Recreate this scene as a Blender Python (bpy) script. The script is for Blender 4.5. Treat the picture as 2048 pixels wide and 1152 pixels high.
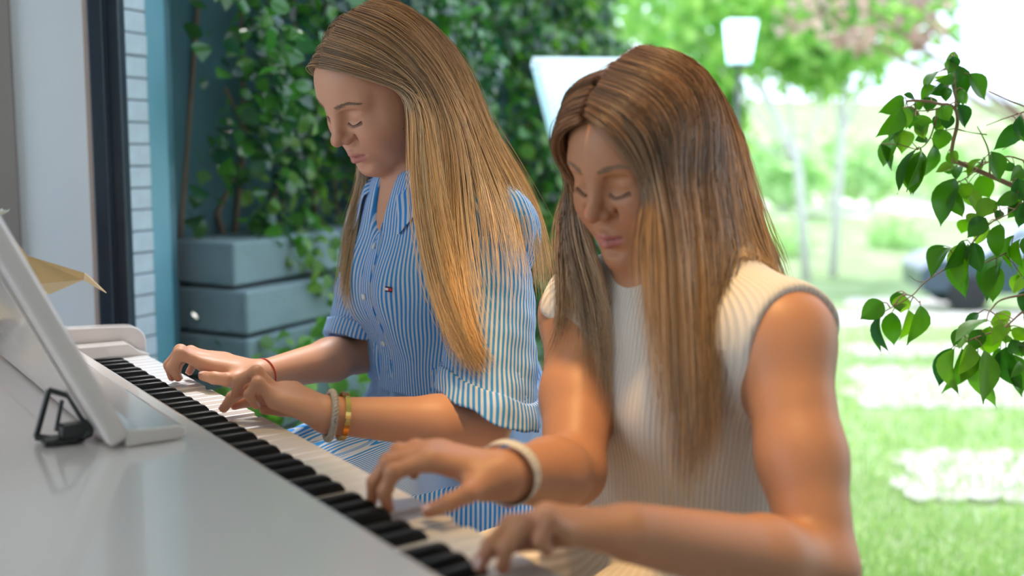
import bpy, bmesh, math, random
import numpy as np
from mathutils import Vector, Matrix

for _o in list(bpy.data.objects): bpy.data.objects.remove(_o)
SC = bpy.context.scene
COL = SC.collection
PI = math.pi

# ------------------------------------------------------------------ camera
CAM_F = 2070.0                                   # focal length in pixels of the 2048 wide frame
CAM_POS = np.array([-.533, -1.776, 1.098])
_pit, _rol, _yaw = map(math.radians, (7.66, .66, 36.4))
CAM_FW = np.array([math.sin(_yaw)*math.cos(_pit), math.cos(_yaw)*math.cos(_pit), -math.sin(_pit)])
_r = np.array([math.cos(_yaw), -math.sin(_yaw), 0.]); _u = np.cross(_r, CAM_FW)
CAM_R = math.cos(_rol)*_r + math.sin(_rol)*_u
CAM_U = -math.sin(_rol)*_r + math.cos(_rol)*_u
camd = bpy.data.cameras.new('camera'); cam = bpy.data.objects.new('camera', camd); COL.objects.link(cam)
camd.sensor_width = 36.0; camd.lens = CAM_F/2048*36; camd.clip_start = .05; camd.clip_end = 400
cam.matrix_world = Matrix(((CAM_R[0], CAM_U[0], -CAM_FW[0], CAM_POS[0]), (CAM_R[1], CAM_U[1], -CAM_FW[1], CAM_POS[1]),
                           (CAM_R[2], CAM_U[2], -CAM_FW[2], CAM_POS[2]), (0, 0, 0, 1)))
camd.dof.use_dof = True; camd.dof.focus_distance = 1.49; camd.dof.aperture_fstop = 2.1; camd.dof.aperture_blades = 0
SC.camera = cam

# ------------------------------------------------------------------ world, sun, exposure
W = bpy.data.worlds.new('sky'); SC.world = W; W.use_nodes = True
_nt = W.node_tree; _nt.nodes.clear()
_out = _nt.nodes.new('ShaderNodeOutputWorld'); _bg = _nt.nodes.new('ShaderNodeBackground')
_tc = _nt.nodes.new('ShaderNodeTexCoord'); _nz = _nt.nodes.new('ShaderNodeTexNoise'); _rm = _nt.nodes.new('ShaderNodeValToRGB')
_nz.inputs['Scale'].default_value = 1.6; _nz.inputs['Detail'].default_value = 5
_rm.color_ramp.elements[0].position = .3; _rm.color_ramp.elements[0].color = (.56, .72, 1.0, 1)
_rm.color_ramp.elements[1].position = .62; _rm.color_ramp.elements[1].color = (.88, .92, 1.0, 1)
_nt.links.new(_tc.outputs['Generated'], _nz.inputs['Vector']); _nt.links.new(_nz.outputs['Fac'], _rm.inputs['Fac'])
_nt.links.new(_rm.outputs['Color'], _bg.inputs['Color']); _bg.inputs['Strength'].default_value = 2.3
_nt.links.new(_bg.outputs['Background'], _out.inputs['Surface'])
sund = bpy.data.lights.new('sun', 'SUN'); sund.energy = 3.2; sund.angle = math.radians(12); sund.color = (1, .92, .86)
sun = bpy.data.objects.new('sun', sund); COL.objects.link(sun)
sun.rotation_euler = Vector((-.30, -.36, -.88)).to_track_quat('-Z', 'Y').to_euler()     # high sun from beyond the garden
SC.view_settings.view_transform = 'Standard'; SC.view_settings.look = 'None'
SC.view_settings.gamma = 1; SC.view_settings.use_curve_mapping = False
SC.view_settings.exposure = 0.52

# ------------------------------------------------------------------ helpers
def at(px, py, z):
    """world point seen at pixel (px, py) of the photograph, z metres in front of the lens"""
    return CAM_POS + (CAM_FW + CAM_R*((px-1024)/CAM_F) - CAM_U*((py-576)/CAM_F))*z
def pj(P):
    d = np.asarray(P, float) - CAM_POS; z = d @ CAM_FW
    return 1024+CAM_F*(d@CAM_R)/z, 576-CAM_F*(d@CAM_U)/z, z

MATS = {}
def mat(name, color=(.8,.8,.8), rough=.5, metal=0., spec=.5, coat=0., sss=0., sssr=(.01,.004,.002), trans=0.,
        noise=None, bump=None, attr=None, build=None, emit=None, aniso=0.):
    """Principled material. noise=(scale, amount) varies the colour, bump=(scale, strength, distance)"""
    if name in MATS: return MATS[name]
    m = bpy.data.materials.new(name); m.use_nodes = True; nt = m.node_tree; b = nt.nodes['Principled BSDF']
    b.inputs['Base Color'].default_value = (*color, 1); b.inputs['Roughness'].default_value = rough
    b.inputs['Metallic'].default_value = metal; b.inputs['Specular IOR Level'].default_value = spec
    b.inputs['Coat Weight'].default_value = coat; b.inputs['Coat Roughness'].default_value = .05
    if aniso: b.inputs['Anisotropic'].default_value = aniso
    if sss:
        b.inputs['Subsurface Weight'].default_value = sss; b.inputs['Subsurface Radius'].default_value = sssr
        b.inputs['Subsurface Scale'].default_value = 1.0
    tc = nt.nodes.new('ShaderNodeTexCoord')
    if noise:
        n = nt.nodes.new('ShaderNodeTexNoise'); n.inputs['Scale'].default_value = noise[0]; n.inputs['Detail'].default_value = 5
        nt.links.new(tc.outputs['Object'], n.inputs['Vector'])
        mx = nt.nodes.new('ShaderNodeMix'); mx.data_type = 'RGBA'
        a = noise[1]
        mx.inputs[6].default_value = (*[max(0, c*(1-a)) for c in color], 1); mx.inputs[7].default_value = (*[min(1, c*(1+a)) for c in color], 1)
        nt.links.new(n.outputs['Fac'], mx.inputs[0]); nt.links.new(mx.outputs[2], b.inputs['Base Color'])
    if bump:
        n = nt.nodes.new('ShaderNodeTexNoise'); n.inputs['Scale'].default_value = bump[0]; n.inputs['Detail'].default_value = 4
        nt.links.new(tc.outputs['Object'], n.inputs['Vector'])
        bp = nt.nodes.new('ShaderNodeBump'); bp.inputs['Strength'].default_value = bump[1]; bp.inputs['Distance'].default_value = bump[2]
        nt.links.new(n.outputs['Fac'], bp.inputs['Height']); nt.links.new(bp.outputs['Normal'], b.inputs['Normal'])
    if build: build(nt, b, tc)
    MATS[name] = m
    return m

def node(nt, kind, **kw):
    n = nt.nodes.new(kind)
    for k, v in kw.items():
        if k.startswith('i_'): n.inputs[k[2:].replace('_', ' ')].default_value = v
        else: setattr(n, k, v)
    return n

def link(o, parent=None):
    COL.objects.link(o)
    if parent is not None: o.parent = parent
    return o
def tag(o, label=None, cat=None, group=None, kind=None):
    if label: o['label'] = label
    if cat: o['category'] = cat
    if group: o['group'] = group
    if kind: o['kind'] = kind
    return o
def empty(name, loc=(0,0,0), label=None, cat=None, group=None):
    o = bpy.data.objects.new(name, None); o.empty_display_size = .05; COL.objects.link(o); o.location = Vector(loc)
    return tag(o, label, cat, group)
def meshobj(name, V, F, m=None, parent=None, smooth=True, attrs=None):
    """one mesh object out of numpy vertices and faces (quads or triangles), world coordinates"""
    me = bpy.data.meshes.new(name)
    if isinstance(F, np.ndarray) and len(F):
        V = np.ascontiguousarray(V, np.float32); n = F.shape[1]
        me.vertices.add(len(V)); me.vertices.foreach_set('co', V.ravel())
        me.loops.add(F.size); me.loops.foreach_set('vertex_index', np.ascontiguousarray(F, np.int32).ravel())
        me.polygons.add(len(F)); me.polygons.foreach_set('loop_start', np.arange(0, F.size, n, dtype=np.int32))
        me.polygons.foreach_set('loop_total', np.full(len(F), n, np.int32))
        me.update(calc_edges=True)
    else:
        me.from_pydata([tuple(map(float, v)) for v in V], [], [tuple(f) for f in F]); me.update()
    if smooth: me.polygons.foreach_set('use_smooth', np.ones(len(me.polygons), bool))
    for k, a in (attrs or {}).items():
        a = np.asarray(a, np.float32)
        if a.ndim == 1:
            at_ = me.attributes.new(k, 'FLOAT', 'POINT'); at_.data.foreach_set('value', a)
        else:
            at_ = me.attributes.new(k, 'FLOAT_COLOR', 'POINT')
            if a.shape[1] == 3: a = np.concatenate([a, np.ones((len(a), 1), np.float32)], 1)
            at_.data.foreach_set('color', np.ascontiguousarray(a).ravel())
    if m: me.materials.append(m)
    o = bpy.data.objects.new(name, me); COL.objects.link(o)
    if parent is not None:
        o.parent = parent
        o.matrix_parent_inverse = parent_inv(parent)
    return o
def parent_inv(p):
    M = Matrix.Translation(p.location) @ p.rotation_euler.to_matrix().to_4x4()
    if p.parent is not None and p.type != 'EMPTY': return Matrix()          # part meshes sit at the world origin
    if p.parent is not None: M = Matrix.Translation(p.parent.location) @ M
    return M.inverted()
class MB:
    """collects boxes, tubes and polygons into one mesh"""
    def __init__(s): s.v = []; s.f = []
    def add(s, V, F):
        k = len(s.v); s.v += [tuple(map(float, v)) for v in V]; s.f += [tuple(i+k for i in f) for f in F]; return s
    def box(s, lo, hi, M=None, bevel=0.):
        bm = bmesh.new(); bmesh.ops.create_cube(bm, size=1)
        lo = Vector(lo); hi = Vector(hi)
        for v in bm.verts: v.co = Vector(((v.co[i]+.5)*(hi[i]-lo[i])+lo[i] for i in range(3)))
        if bevel: bmesh.ops.bevel(bm, geom=bm.edges[:], offset=bevel, segments=2, affect='EDGES', profile=.5)
        if M is not None: bmesh.ops.transform(bm, matrix=M, verts=bm.verts)
        bm.verts.index_update()
        s.add([v.co for v in bm.verts], [[v.index for v in f.verts] for f in bm.faces]); bm.free(); return s
    def tube(s, pts, rad, n=8, caps=True):
        pts = [Vector(p) for p in pts]; k = len(pts)
        rad = list(rad) if hasattr(rad, '__len__') else [rad]*k
        V = []; up = Vector((0, 0, 1)); prev = None
        for i in range(k):
            t = (pts[min(i+1, k-1)]-pts[max(i-1, 0)]).normalized()
            a = prev if prev is not None else (up if abs(t.z) < .9 else Vector((1, 0, 0)))
            x = (a - t*a.dot(t)).normalized(); y = t.cross(x); prev = x
            for j in range(n):
                c = 2*PI*j/n; V.append(pts[i] + (x*math.cos(c)+y*math.sin(c))*rad[i])
        F = [(i*n+j, i*n+(j+1) % n, (i+1)*n+(j+1) % n, (i+1)*n+j) for i in range(k-1) for j in range(n)]
        if caps: F += [tuple(range(n-1, -1, -1)), tuple((k-1)*n+j for j in range(n))]
        return s.add(V, F)
    def lathe(s, prof, c=(0,0,0), n=24, ax=None):
        V = []; c = Vector(c)
        for r, z in prof:
            for j in range(n): V.append(Vector((r*math.cos(2*PI*j/n), r*math.sin(2*PI*j/n), z)))
        if ax is not None:
            q = Vector((0,0,1)).rotation_difference(Vector(ax)); V = [q @ v for v in V]
        V = [v+c for v in V]; k = len(prof)
        F = [(i*n+j, i*n+(j+1) % n, (i+1)*n+(j+1) % n, (i+1)*n+j) for i in range(k-1) for j in range(n)]
        return s.add(V, F)
    def prism(s, poly, thick, M=None):
        """flat polygon (x,y) extruded by thick along z"""
        n = len(poly); V = [Vector((x, y, 0)) for x, y in poly]+[Vector((x, y, thick)) for x, y in poly]
        if M is not None: V = [M @ v for v in V]
        return s.add(V, [tuple(range(n-1, -1, -1)), tuple(range(n, 2*n))]+[(i, (i+1) % n, (i+1) % n+n, i+n) for i in range(n)])
    def obj(s, name, m, parent=None, smooth=False, bevel=0., angle=None):
        o = meshobj(name, s.v, s.f, m, parent, smooth)
        if bevel:
            b = o.modifiers.new('bevel', 'BEVEL'); b.width = bevel; b.segments = 3; b.limit_method = 'ANGLE'; b.angle_limit = math.radians(40)
            b.harden_normals = False
        return o
def smooth_by_angle(o, deg=40):
    me = o.data; me.polygons.foreach_set('use_smooth', np.ones(len(me.polygons), bool))
    try: me.set_sharp_from_angle(angle=math.radians(deg))
    except Exception: pass

# ---- signed distance modelling: smooth unions of tapered limbs and ellipsoids, meshed with surface nets
class SDF:
    FAR = .12
    def __init__(s): s.p = []
    def _add(s, fn, lo, hi, k, op): s.p.append((fn, np.asarray(lo, np.float32), np.asarray(hi, np.float32), k, op)); return s
    def cone(s, a, b, ra, rb, k=.01, op='u', sc=None):
        """tapered capsule; sc = per axis stretch of space about a (for flat limbs)"""
        a = np.asarray(a, np.float32); b = np.asarray(b, np.float32); q = np.ones(3, np.float32) if sc is None else np.asarray(sc, np.float32)
        ba = (b-a)*q; L = max(1e-9, float(ba @ ba)); mx = float(q.max())
        def fn(P):
            pa = (P-a)*q; t = np.clip(pa @ ba/L, 0, 1)
            return (np.linalg.norm(pa-t[:, None]*ba, axis=1)-(ra+(rb-ra)*t))/mx
        R = max(ra, rb)/float(q.min())
        return s._add(fn, np.minimum(a, b)-R, np.maximum(a, b)+R, k, op)
    def ell(s, c, r, k=.01, op='u', M=None):
        c = np.asarray(c, np.float32); r = np.asarray(r, np.float32); Mt = None if M is None else np.asarray(M, np.float32)
        def fn(P):
            q = P-c
            if Mt is not None: q = q @ Mt
            k0 = np.linalg.norm(q/r, axis=1); k1 = np.linalg.norm(q/(r*r), axis=1)
            return k0*(k0-1)/np.maximum(k1, 1e-6)
        R = float(r.max())
        return s._add(fn, c-R, c+R, k, op)
    def half(s, n, c, k=.002):
        """keep only the side of the plane where n.p < c"""
        n = np.asarray(n, np.float32)
        def fn(P): return -(P @ n - c)
        return s._add(fn, np.full(3, -1e3), np.full(3, 1e3), k, 's')
    def shift(s, fn): return s._add(fn, np.full(3, -1e3), np.full(3, 1e3), 0, 'd')
    def inc(s, other, grow=0.):
        def fn(P): return other(P)-grow
        return s._add(fn, np.full(3, -1e3), np.full(3, 1e3), .0, 'u')
    def __call__(s, P):
        P = np.asarray(P, np.float32); n = len(P)
        if n < 3000: return s._ev(P)
        c = np.floor(P/.055).astype(np.int64); c -= c.min(0); sp = c.max(0)+1
        key = (c[:, 0]*sp[1]+c[:, 1])*sp[2]+c[:, 2]; order = np.argsort(key, kind='stable'); ks = key[order]
        cut = np.concatenate([[0], np.nonzero(np.diff(ks))[0]+1, [n]]); d = np.empty(n, np.float32)
        Ps = P[order]; ds = np.empty(n, np.float32)
        for a, b in zip(cut[:-1], cut[1:]): ds[a:b] = s._ev(Ps[a:b])
        d[order] = ds
        return d
    def _ev(s, P):
        d = np.full(len(P), s.FAR, np.float32)
        if not len(P): return d
        p0 = P.min(0); p1 = P.max(0)
        if getattr(s, '_n', -1) != len(s.p):
            s._n = len(s.p); s._lo = np.array([q[1] for q in s.p])-.035; s._hi = np.array([q[2] for q in s.p])+.035
        for i in np.nonzero(((p0 <= s._hi) & (p1 >= s._lo)).all(1))[0]:
            fn, lo, hi, k, op = s.p[i]
            if op == 'd': d = d+fn(P); continue
            x = fn(P).astype(np.float32); y = d
            if op == 'u':
                h = np.maximum(k-np.abs(x-y), 0)/k if k > 0 else 0
                d = np.minimum(x, y)-h*h*k*.25
            else:
                if op == 's': x = -x
                h = np.maximum(k-np.abs(x-y), 0)/k if k > 0 else 0
                d = np.maximum(x, y)+h*h*k*.25
        return d
    def grad(s, P, e=1e-3):
        P = np.asarray(P, np.float32); E = np.eye(3, dtype=np.float32)*e
        return np.stack([s(P+E[i])-s(P-E[i]) for i in range(3)], 1)/(2*e)
    def mesh(s, lo, hi, h, project=1):
        lo = np.asarray(lo, float); hi = np.asarray(hi, float); B = 4
        nb = np.ceil((hi-lo)/(h*B)).astype(int)+1
        ax = [lo[i]+(np.arange(nb[i])*B+(B-1)/2)*h for i in range(3)]
        Pc = np.stack(np.meshgrid(*ax, indexing='ij'), -1).reshape(-1, 3)
        dc = s(Pc)
        D = np.repeat(np.repeat(np.repeat(np.where(dc < 0, -1, 1).astype(np.float32).reshape(nb), B, 0), B, 1), B, 2)
        act = np.nonzero(np.abs(dc) < h*B*1.35)[0]
        bi = np.stack(np.unravel_index(act, nb), 1)*B
        off = np.stack(np.meshgrid(*[np.arange(B)]*3, indexing='ij'), -1).reshape(-1, 3)
        idx = (bi[:, None, :]+off[None]).reshape(-1, 3)
        D[idx[:, 0], idx[:, 1], idx[:, 2]] = s(lo+idx*h)
        S = D < 0
        cs = np.zeros(np.array(D.shape)-1, np.uint8)
        for i in (0, 1):
            for j in (0, 1):
                for k in (0, 1):
                    cs += S[i:S.shape[0]-1+i, j:S.shape[1]-1+j, k:S.shape[2]-1+k]
        C = np.argwhere((cs > 0) & (cs < 8)); del cs
        corner = [(i, j, k) for i in (0, 1) for j in (0, 1) for k in (0, 1)]
        val = np.stack([D[C[:, 0]+i, C[:, 1]+j, C[:, 2]+k] for i, j, k in corner], 1)
        acc = np.zeros((len(C), 3)); cnt = np.zeros(len(C))
        for a in range(8):
            for b in range(a+1, 8):
                if sum(abs(p-q) for p, q in zip(corner[a], corner[b])) != 1: continue
                m = (val[:, a] < 0) != (val[:, b] < 0)
                t = val[m, a]/(val[m, a]-val[m, b])
                acc[m] += np.array(corner[a])+t[:, None]*(np.array(corner[b])-np.array(corner[a])); cnt[m] += 1
        V = lo+(C+acc/cnt[:, None])*h
        ID = np.full(np.array(D.shape)-1, -1, np.int32); ID[C[:, 0], C[:, 1], C[:, 2]] = np.arange(len(C))
        Q = []
        for axn in range(3):
            sl0 = [slice(1, -1)]*3; sl1 = [slice(1, -1)]*3
            sl0[axn] = slice(0, -1); sl1[axn] = slice(1, None)
            A = S[tuple(sl0)]; Bq = S[tuple(sl1)]
            e = np.argwhere(A != Bq)
            if not len(e): continue
            flip = A[e[:, 0], e[:, 1], e[:, 2]]
            g = e.copy()
            for i in range(3):
                if i != axn: g[:, i] += 1
            u, v = [(1, 2), (2, 0), (0, 1)][axn]
            ids = []
            for du, dv in ((-1, -1), (0, -1), (0, 0), (-1, 0)):
                c = g.copy(); c[:, u] += du; c[:, v] += dv
                ids.append(ID[c[:, 0], c[:, 1], c[:, 2]])
            q = np.stack(ids, 1); q[~flip] = q[~flip][:, ::-1]
            Q.append(q)
        Q = np.concatenate(Q); Q = Q[(Q >= 0).all(1)]
        for _ in range(project):
            d = s(V); g = s.grad(V, .6*h); n2 = np.maximum((g*g).sum(1), .25)
            V = V-np.clip(d/n2, -h, h)[:, None]*g
        return V, Q

_rs = np.random.RandomState(11)
_ND = _rs.normal(size=(40, 3)); _ND /= np.linalg.norm(_ND, axis=1)[:, None]; _NP = _rs.rand(40)*2*PI
def wob(P, scale, seed=0, n=6):
    """smooth pseudo noise in about -1..1"""
    P = np.asarray(P, float); r = np.zeros(len(P))
    for i in range(n):
        j = (seed*7+i) % 40
        r += np.sin((P @ _ND[j])*scale*(1+.37*i)+_NP[j])/(1+.3*i)
    return r/2.2
def catmull(K, n):
    """K: S x k x 3 key points, resampled to n points"""
    K = np.asarray(K, float); k = K.shape[1]
    P = np.concatenate([2*K[:, :1]-K[:, 1:2], K, 2*K[:, -1:]-K[:, -2:-1]], 1)
    t = np.linspace(0, k-1-1e-6, n); i = t.astype(int); u = (t-i)[None, :, None]
    p0, p1, p2, p3 = P[:, i], P[:, i+1], P[:, i+2], P[:, i+3]
    return .5*(2*p1+(p2-p0)*u+(2*p0-5*p1+4*p2-p3)*u**2+(3*p1-p0-3*p2+p3)*u**3)
def rotm(axis, ang): return np.array(Matrix.Rotation(ang, 3, Vector(axis)))
# ------------------------------------------------------------------ room frame: w along the window, n outwards
WA = np.array([.06, .42, 0.]); WD = np.array([.8853, -.4651, 0.]); WN = np.array([.4651, .8853, 0.])
MW = Matrix(((WD[0], WN[0], 0, WA[0]), (WD[1], WN[1], 0, WA[1]), (0, 0, 1, 0), (0, 0, 0, 1)))
def wn(w, n, z=0.): return WA+WD*w+WN*n+np.array([0, 0, z])
rng = random.Random(5); nr = np.random.RandomState(5)

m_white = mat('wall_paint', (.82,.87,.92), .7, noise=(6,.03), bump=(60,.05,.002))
m_taupe = mat('taupe_plain', (.30,.26,.24), .8, noise=(5,.06))
m_ceil = mat('ceiling_paint', (.82,.82,.81), .8, noise=(4,.02))
def _floor(nt, b, tc):
    br = node(nt, 'ShaderNodeTexBrick', i_Scale=1.0); br.inputs['Color1'].default_value = (.36,.31,.28,1); br.inputs['Color2'].default_value = (.42,.37,.33,1)
    br.inputs['Mortar'].default_value = (.2,.14,.1,1); br.inputs['Mortar Size'].default_value = .004; br.inputs['Brick Width'].default_value = 1.2; br.inputs['Row Height'].default_value = .14
    nt.links.new(tc.outputs['Object'], br.inputs['Vector']); nt.links.new(br.outputs['Color'], b.inputs['Base Color'])
m_floor = mat('oak_floor', (.45,.33,.22), .4, build=_floor)
m_frame = mat('frame_navy', (.012,.022,.040), .35, noise=(30,.2))
m_seal = mat('frame_seal', (.55,.42,.36), .6, noise=(20,.1))
m_brick = mat('pale_brick', (.44,.52,.58), .85, noise=(26,.16), bump=(120,.4,.002))
m_mortar = mat('mortar', (.16,.19,.22), .9, noise=(40,.2))
m_stucco = mat('garden_wall_render', (.05,.14,.17), .9, noise=(3,.35), bump=(30,.3,.01))
def struct(o): o['kind'] = 'structure'; return o

def wbox(name, w0, w1, n0, n1, z0, z1, m, parent=None, bevel=0.):
    return MB().box((w0, n0, z0), (w1, n1, z1), MW, bevel).obj(name, m, parent)
struct(wbox('floor', -3.0, 3.6, -5.2, .06, -.12, 0, m_floor))
struct(wbox('ceiling', -3.0, 3.6, -5.2, .14, 2.62, 2.80, m_ceil))
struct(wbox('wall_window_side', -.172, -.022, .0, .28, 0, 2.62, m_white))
struct(wbox('side_panel_1', -1.2, -.172, -.015, .28, 0, 2.62, m_taupe))  # separate, darker taupe panel left of the white wall
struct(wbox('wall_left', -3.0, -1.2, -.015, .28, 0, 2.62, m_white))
def wall_with_openings(name, horiz, openings, z0=.35, z1=2.35):
    """horiz = (w or n fixed, thickness, lo, hi, axis); openings = list of (lo, hi)"""
    fix, th, lo, hi, axis = horiz; mb = MB(); cur = lo
    def seg(a, b, za, zb):
        if b-a < 1e-4: return
        if axis == 'w': mb.box((a, fix, za), (b, fix+th, zb), MW)
        else: mb.box((fix, a, za), (fix+th, b, zb), MW)
    for a, b in openings:
        seg(cur, a, 0, 2.62); seg(a, b, 0, z0); seg(a, b, z1, 2.62); cur = b
    seg(cur, hi, 0, 2.62)
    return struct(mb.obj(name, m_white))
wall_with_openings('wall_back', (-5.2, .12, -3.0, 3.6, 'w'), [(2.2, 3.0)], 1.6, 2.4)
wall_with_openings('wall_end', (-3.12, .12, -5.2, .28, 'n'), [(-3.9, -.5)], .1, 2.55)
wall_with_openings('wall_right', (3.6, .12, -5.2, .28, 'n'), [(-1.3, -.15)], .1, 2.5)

# the big window: dark jamb, head, rail, far jamb and one clear pane
win = struct(empty('window_1', wn(1.25, 0)))
win['label'] = 'tall floor-to-ceiling window with a dark navy metal frame'
jb = MB().box((-.022, -.030, 0), (.006, .05, 2.62), MW, .003).box((.004, -.012, 0), (.034, .05, 2.62), MW, .003).box((.004, -.022, 0), (.012, -.01, 2.62), MW).obj('jamb', m_frame, win)
MB().box((-.034, -.012, 0), (-.022, .02, 2.62), MW).obj('jamb_seal', m_seal, win)
MB().box((3.3, -.03, 0), (3.4, .05, 2.62), MW, .003).obj('jamb', m_frame, win)
MB().box((.03, -.02, 0), (3.3, .05, .035), MW, .003).obj('bottom_rail', m_frame, win)
MB().box((.03, -.02, 2.56), (3.3, .05, 2.62), MW, .003).obj('head_rail', m_frame, win)
def glassmat():
    m = bpy.data.materials.new('window_glass'); m.use_nodes = True; nt = m.node_tree; nt.nodes.clear()
    o = node(nt, 'ShaderNodeOutputMaterial'); t = node(nt, 'ShaderNodeBsdfTransparent'); g = node(nt, 'ShaderNodeBsdfGlossy')
    t.inputs['Color'].default_value = (.92,.95,.98,1); g.inputs['Roughness'].default_value = .0; g.inputs['Color'].default_value = (1,1,1,1)
    f = node(nt, 'ShaderNodeFresnel'); f.inputs['IOR'].default_value = 1.22; mx = node(nt, 'ShaderNodeMixShader')
    nt.links.new(f.outputs[0], mx.inputs[0]); nt.links.new(t.outputs[0], mx.inputs[1]); nt.links.new(g.outputs[0], mx.inputs[2]); nt.links.new(mx.outputs[0], o.inputs['Surface'])
    return m
m_glass = glassmat()
_gv = [wn(.03, .012, .03), wn(3.3, .012, .03), wn(3.3, .012, 2.57), wn(.03, .012, 2.57)]
pane = meshobj('pane', _gv, [(0, 1, 2, 3)], m_glass, win, smooth=False)

# warm ceiling spot lamps above the piano (out of the frame, on the ceiling)
m_lampbody = mat('lamp_white', (.75,.75,.74), .4, noise=(20,.03))
m_bulb = mat('lamp_bulb', (1,.8,.55), .5, build=lambda nt, b, tc: (b.inputs['Emission Color'].__setattr__('default_value', (1,.72,.42,1)), b.inputs['Emission Strength'].__setattr__('default_value', 6)))
def ceiling_spot(loc, aim, power, label, size=.55):
    e = empty('ceiling_spotlight', loc, label, 'lamp', 'warm ceiling spotlights')
    d = (Vector(aim)-Vector(loc)).normalized()
    MB().lathe([(0, .02), (.045, .02), (.05, .0), (.05, -.13), (.046, -.13), (.044, -.02), (0, -.02)], loc, 24, -d).obj('shade', m_lampbody, e)
    MB().lathe([(0, -.085), (.03, -.08), (.036, -.06), (.02, -.03), (0, -.02)], loc, 20, -d).obj('bulb', m_bulb, e)
    MB().tube([loc, (loc[0], loc[1], 2.615)], .008).obj('stem', m_lampbody, e)
    L = bpy.data.lights.new('spot_light', 'SPOT'); L.energy = power; L.color = (1, .62, .26); L.spot_size = math.radians(34); L.spot_blend = .8; L.shadow_soft_size = .05
    o = bpy.data.objects.new('spot_light', L); COL.objects.link(o); o.parent = e; o.location = d*.14
    o.rotation_euler = d.to_track_quat('-Z', 'Y').to_euler()
ceiling_spot((.10, -.98, 2.45), (.30, -.93, 1.0), 70, 'warm white ceiling spotlight nearest the front of the piano')
ceiling_spot((.05, -.50, 2.45), (.24, -.48, .9), 24, 'warm white ceiling spotlight above the far end of the piano')

# ------------------------------------------------------------------ garden: sloping lawn, wall, ivy
FWH = np.array([.5934, .8049])
def gheight(x, y):
    q = (np.asarray(x)-CAM_POS[0])*FWH[0]+(np.asarray(y)-CAM_POS[1])*FWH[1]
    return np.interp(q, [-50, 2.0, 20, 30, 45, 60, 80, 110, 160], [-.15, -.15, -1.82, -1.9, -1.95, -1.3, 1.6, 6.5, 8])
def ground_px(px, py):
    """point of the ground seen at a pixel"""
    d = CAM_FW+CAM_R*((px-1024)/CAM_F)-CAM_U*((py-576)/CAM_F)
    t = np.linspace(1.5, 120, 6000); P = CAM_POS+d*t[:, None]
    i = np.argmax(P[:, 2] < gheight(P[:, 0], P[:, 1])); return P[i]
def _lawn(nt, b, tc):
    n1 = node(nt, 'ShaderNodeTexNoise', i_Scale=1.3, i_Detail=6.0); n2 = node(nt, 'ShaderNodeTexNoise', i_Scale=22.0, i_Detail=4.0)
    r1 = node(nt, 'ShaderNodeValToRGB'); r1.color_ramp.elements[0].color = (.20,.31,.11,1); r1.color_ramp.elements[1].color = (.40,.50,.26,1)
    r1.color_ramp.elements[0].position = .35; r1.color_ramp.elements[1].position = .65
    mx = node(nt, 'ShaderNodeMix', data_type='RGBA', blend_type='MULTIPLY'); mx.inputs[0].default_value = .5
    for n in (n1, n2): nt.links.new(tc.outputs['Object'], n.inputs['Vector'])
    nt.links.new(n1.outputs['Fac'], r1.inputs['Fac']); nt.links.new(r1.outputs['Color'], mx.inputs[6]); nt.links.new(n2.outputs['Color'], mx.inputs[7])
    g = node(nt, 'ShaderNodeMix', data_type='RGBA', blend_type='ADD'); g.inputs[0].default_value = .25; g.inputs[7].default_value = (.16,.2,.10,1)
    nt.links.new(mx.outputs[2], g.inputs[6]); nt.links.new(g.outputs[2], b.inputs['Base Color'])
m_lawn = mat('lawn', (.2,.35,.1), .9, spec=.2, bump=(30,.6,.03), build=_lawn)
qs = np.concatenate([np.linspace(-6, 20, 40), np.linspace(21, 60, 30), np.linspace(63, 170, 30)]); ls = np.linspace(-1, 1, 41)
_V = []
for q in qs:
    for l in ls:
        L_ = l*(9+max(q, 0)*.9); x = CAM_POS[0]+FWH[0]*q+FWH[1]*L_; y = CAM_POS[1]+FWH[1]*q-FWH[0]*L_
        _V.append((x, y, float(gheight(x, y))))
_F = np.array([(i*41+j, i*41+j+1, (i+1)*41+j+1, (i+1)*41+j) for i in range(len(qs)-1) for j in range(40)])
tag(struct(meshobj('lawn', np.array(_V), _F[:, ::-1], m_lawn)), 'green lawn sloping away outside the window')
# pale gravel drive across the bottom of the field
m_gravel = mat('gravel', (.80,.76,.68), .95, noise=(2,.12))
_V = []; _n = 30
for j in range(_n):
    px = 1480+j*(2300-1480)/(_n-1)
    a = ground_px(px, 432+4*math.sin(j*.9)); b = ground_px(px, 392+5*math.sin(j*.7)); _V += [a+(0, 0, .03), b+(0, 0, .03)]
_V = np.array(_V); _F = np.array([(2*j, 2*j+2, 2*j+3, 2*j+1) for j in range(_n-1)])
tag(struct(meshobj('gravel_drive', _V, _F, m_gravel)), 'pale gravel drive crossing the field below the trees')

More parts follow.
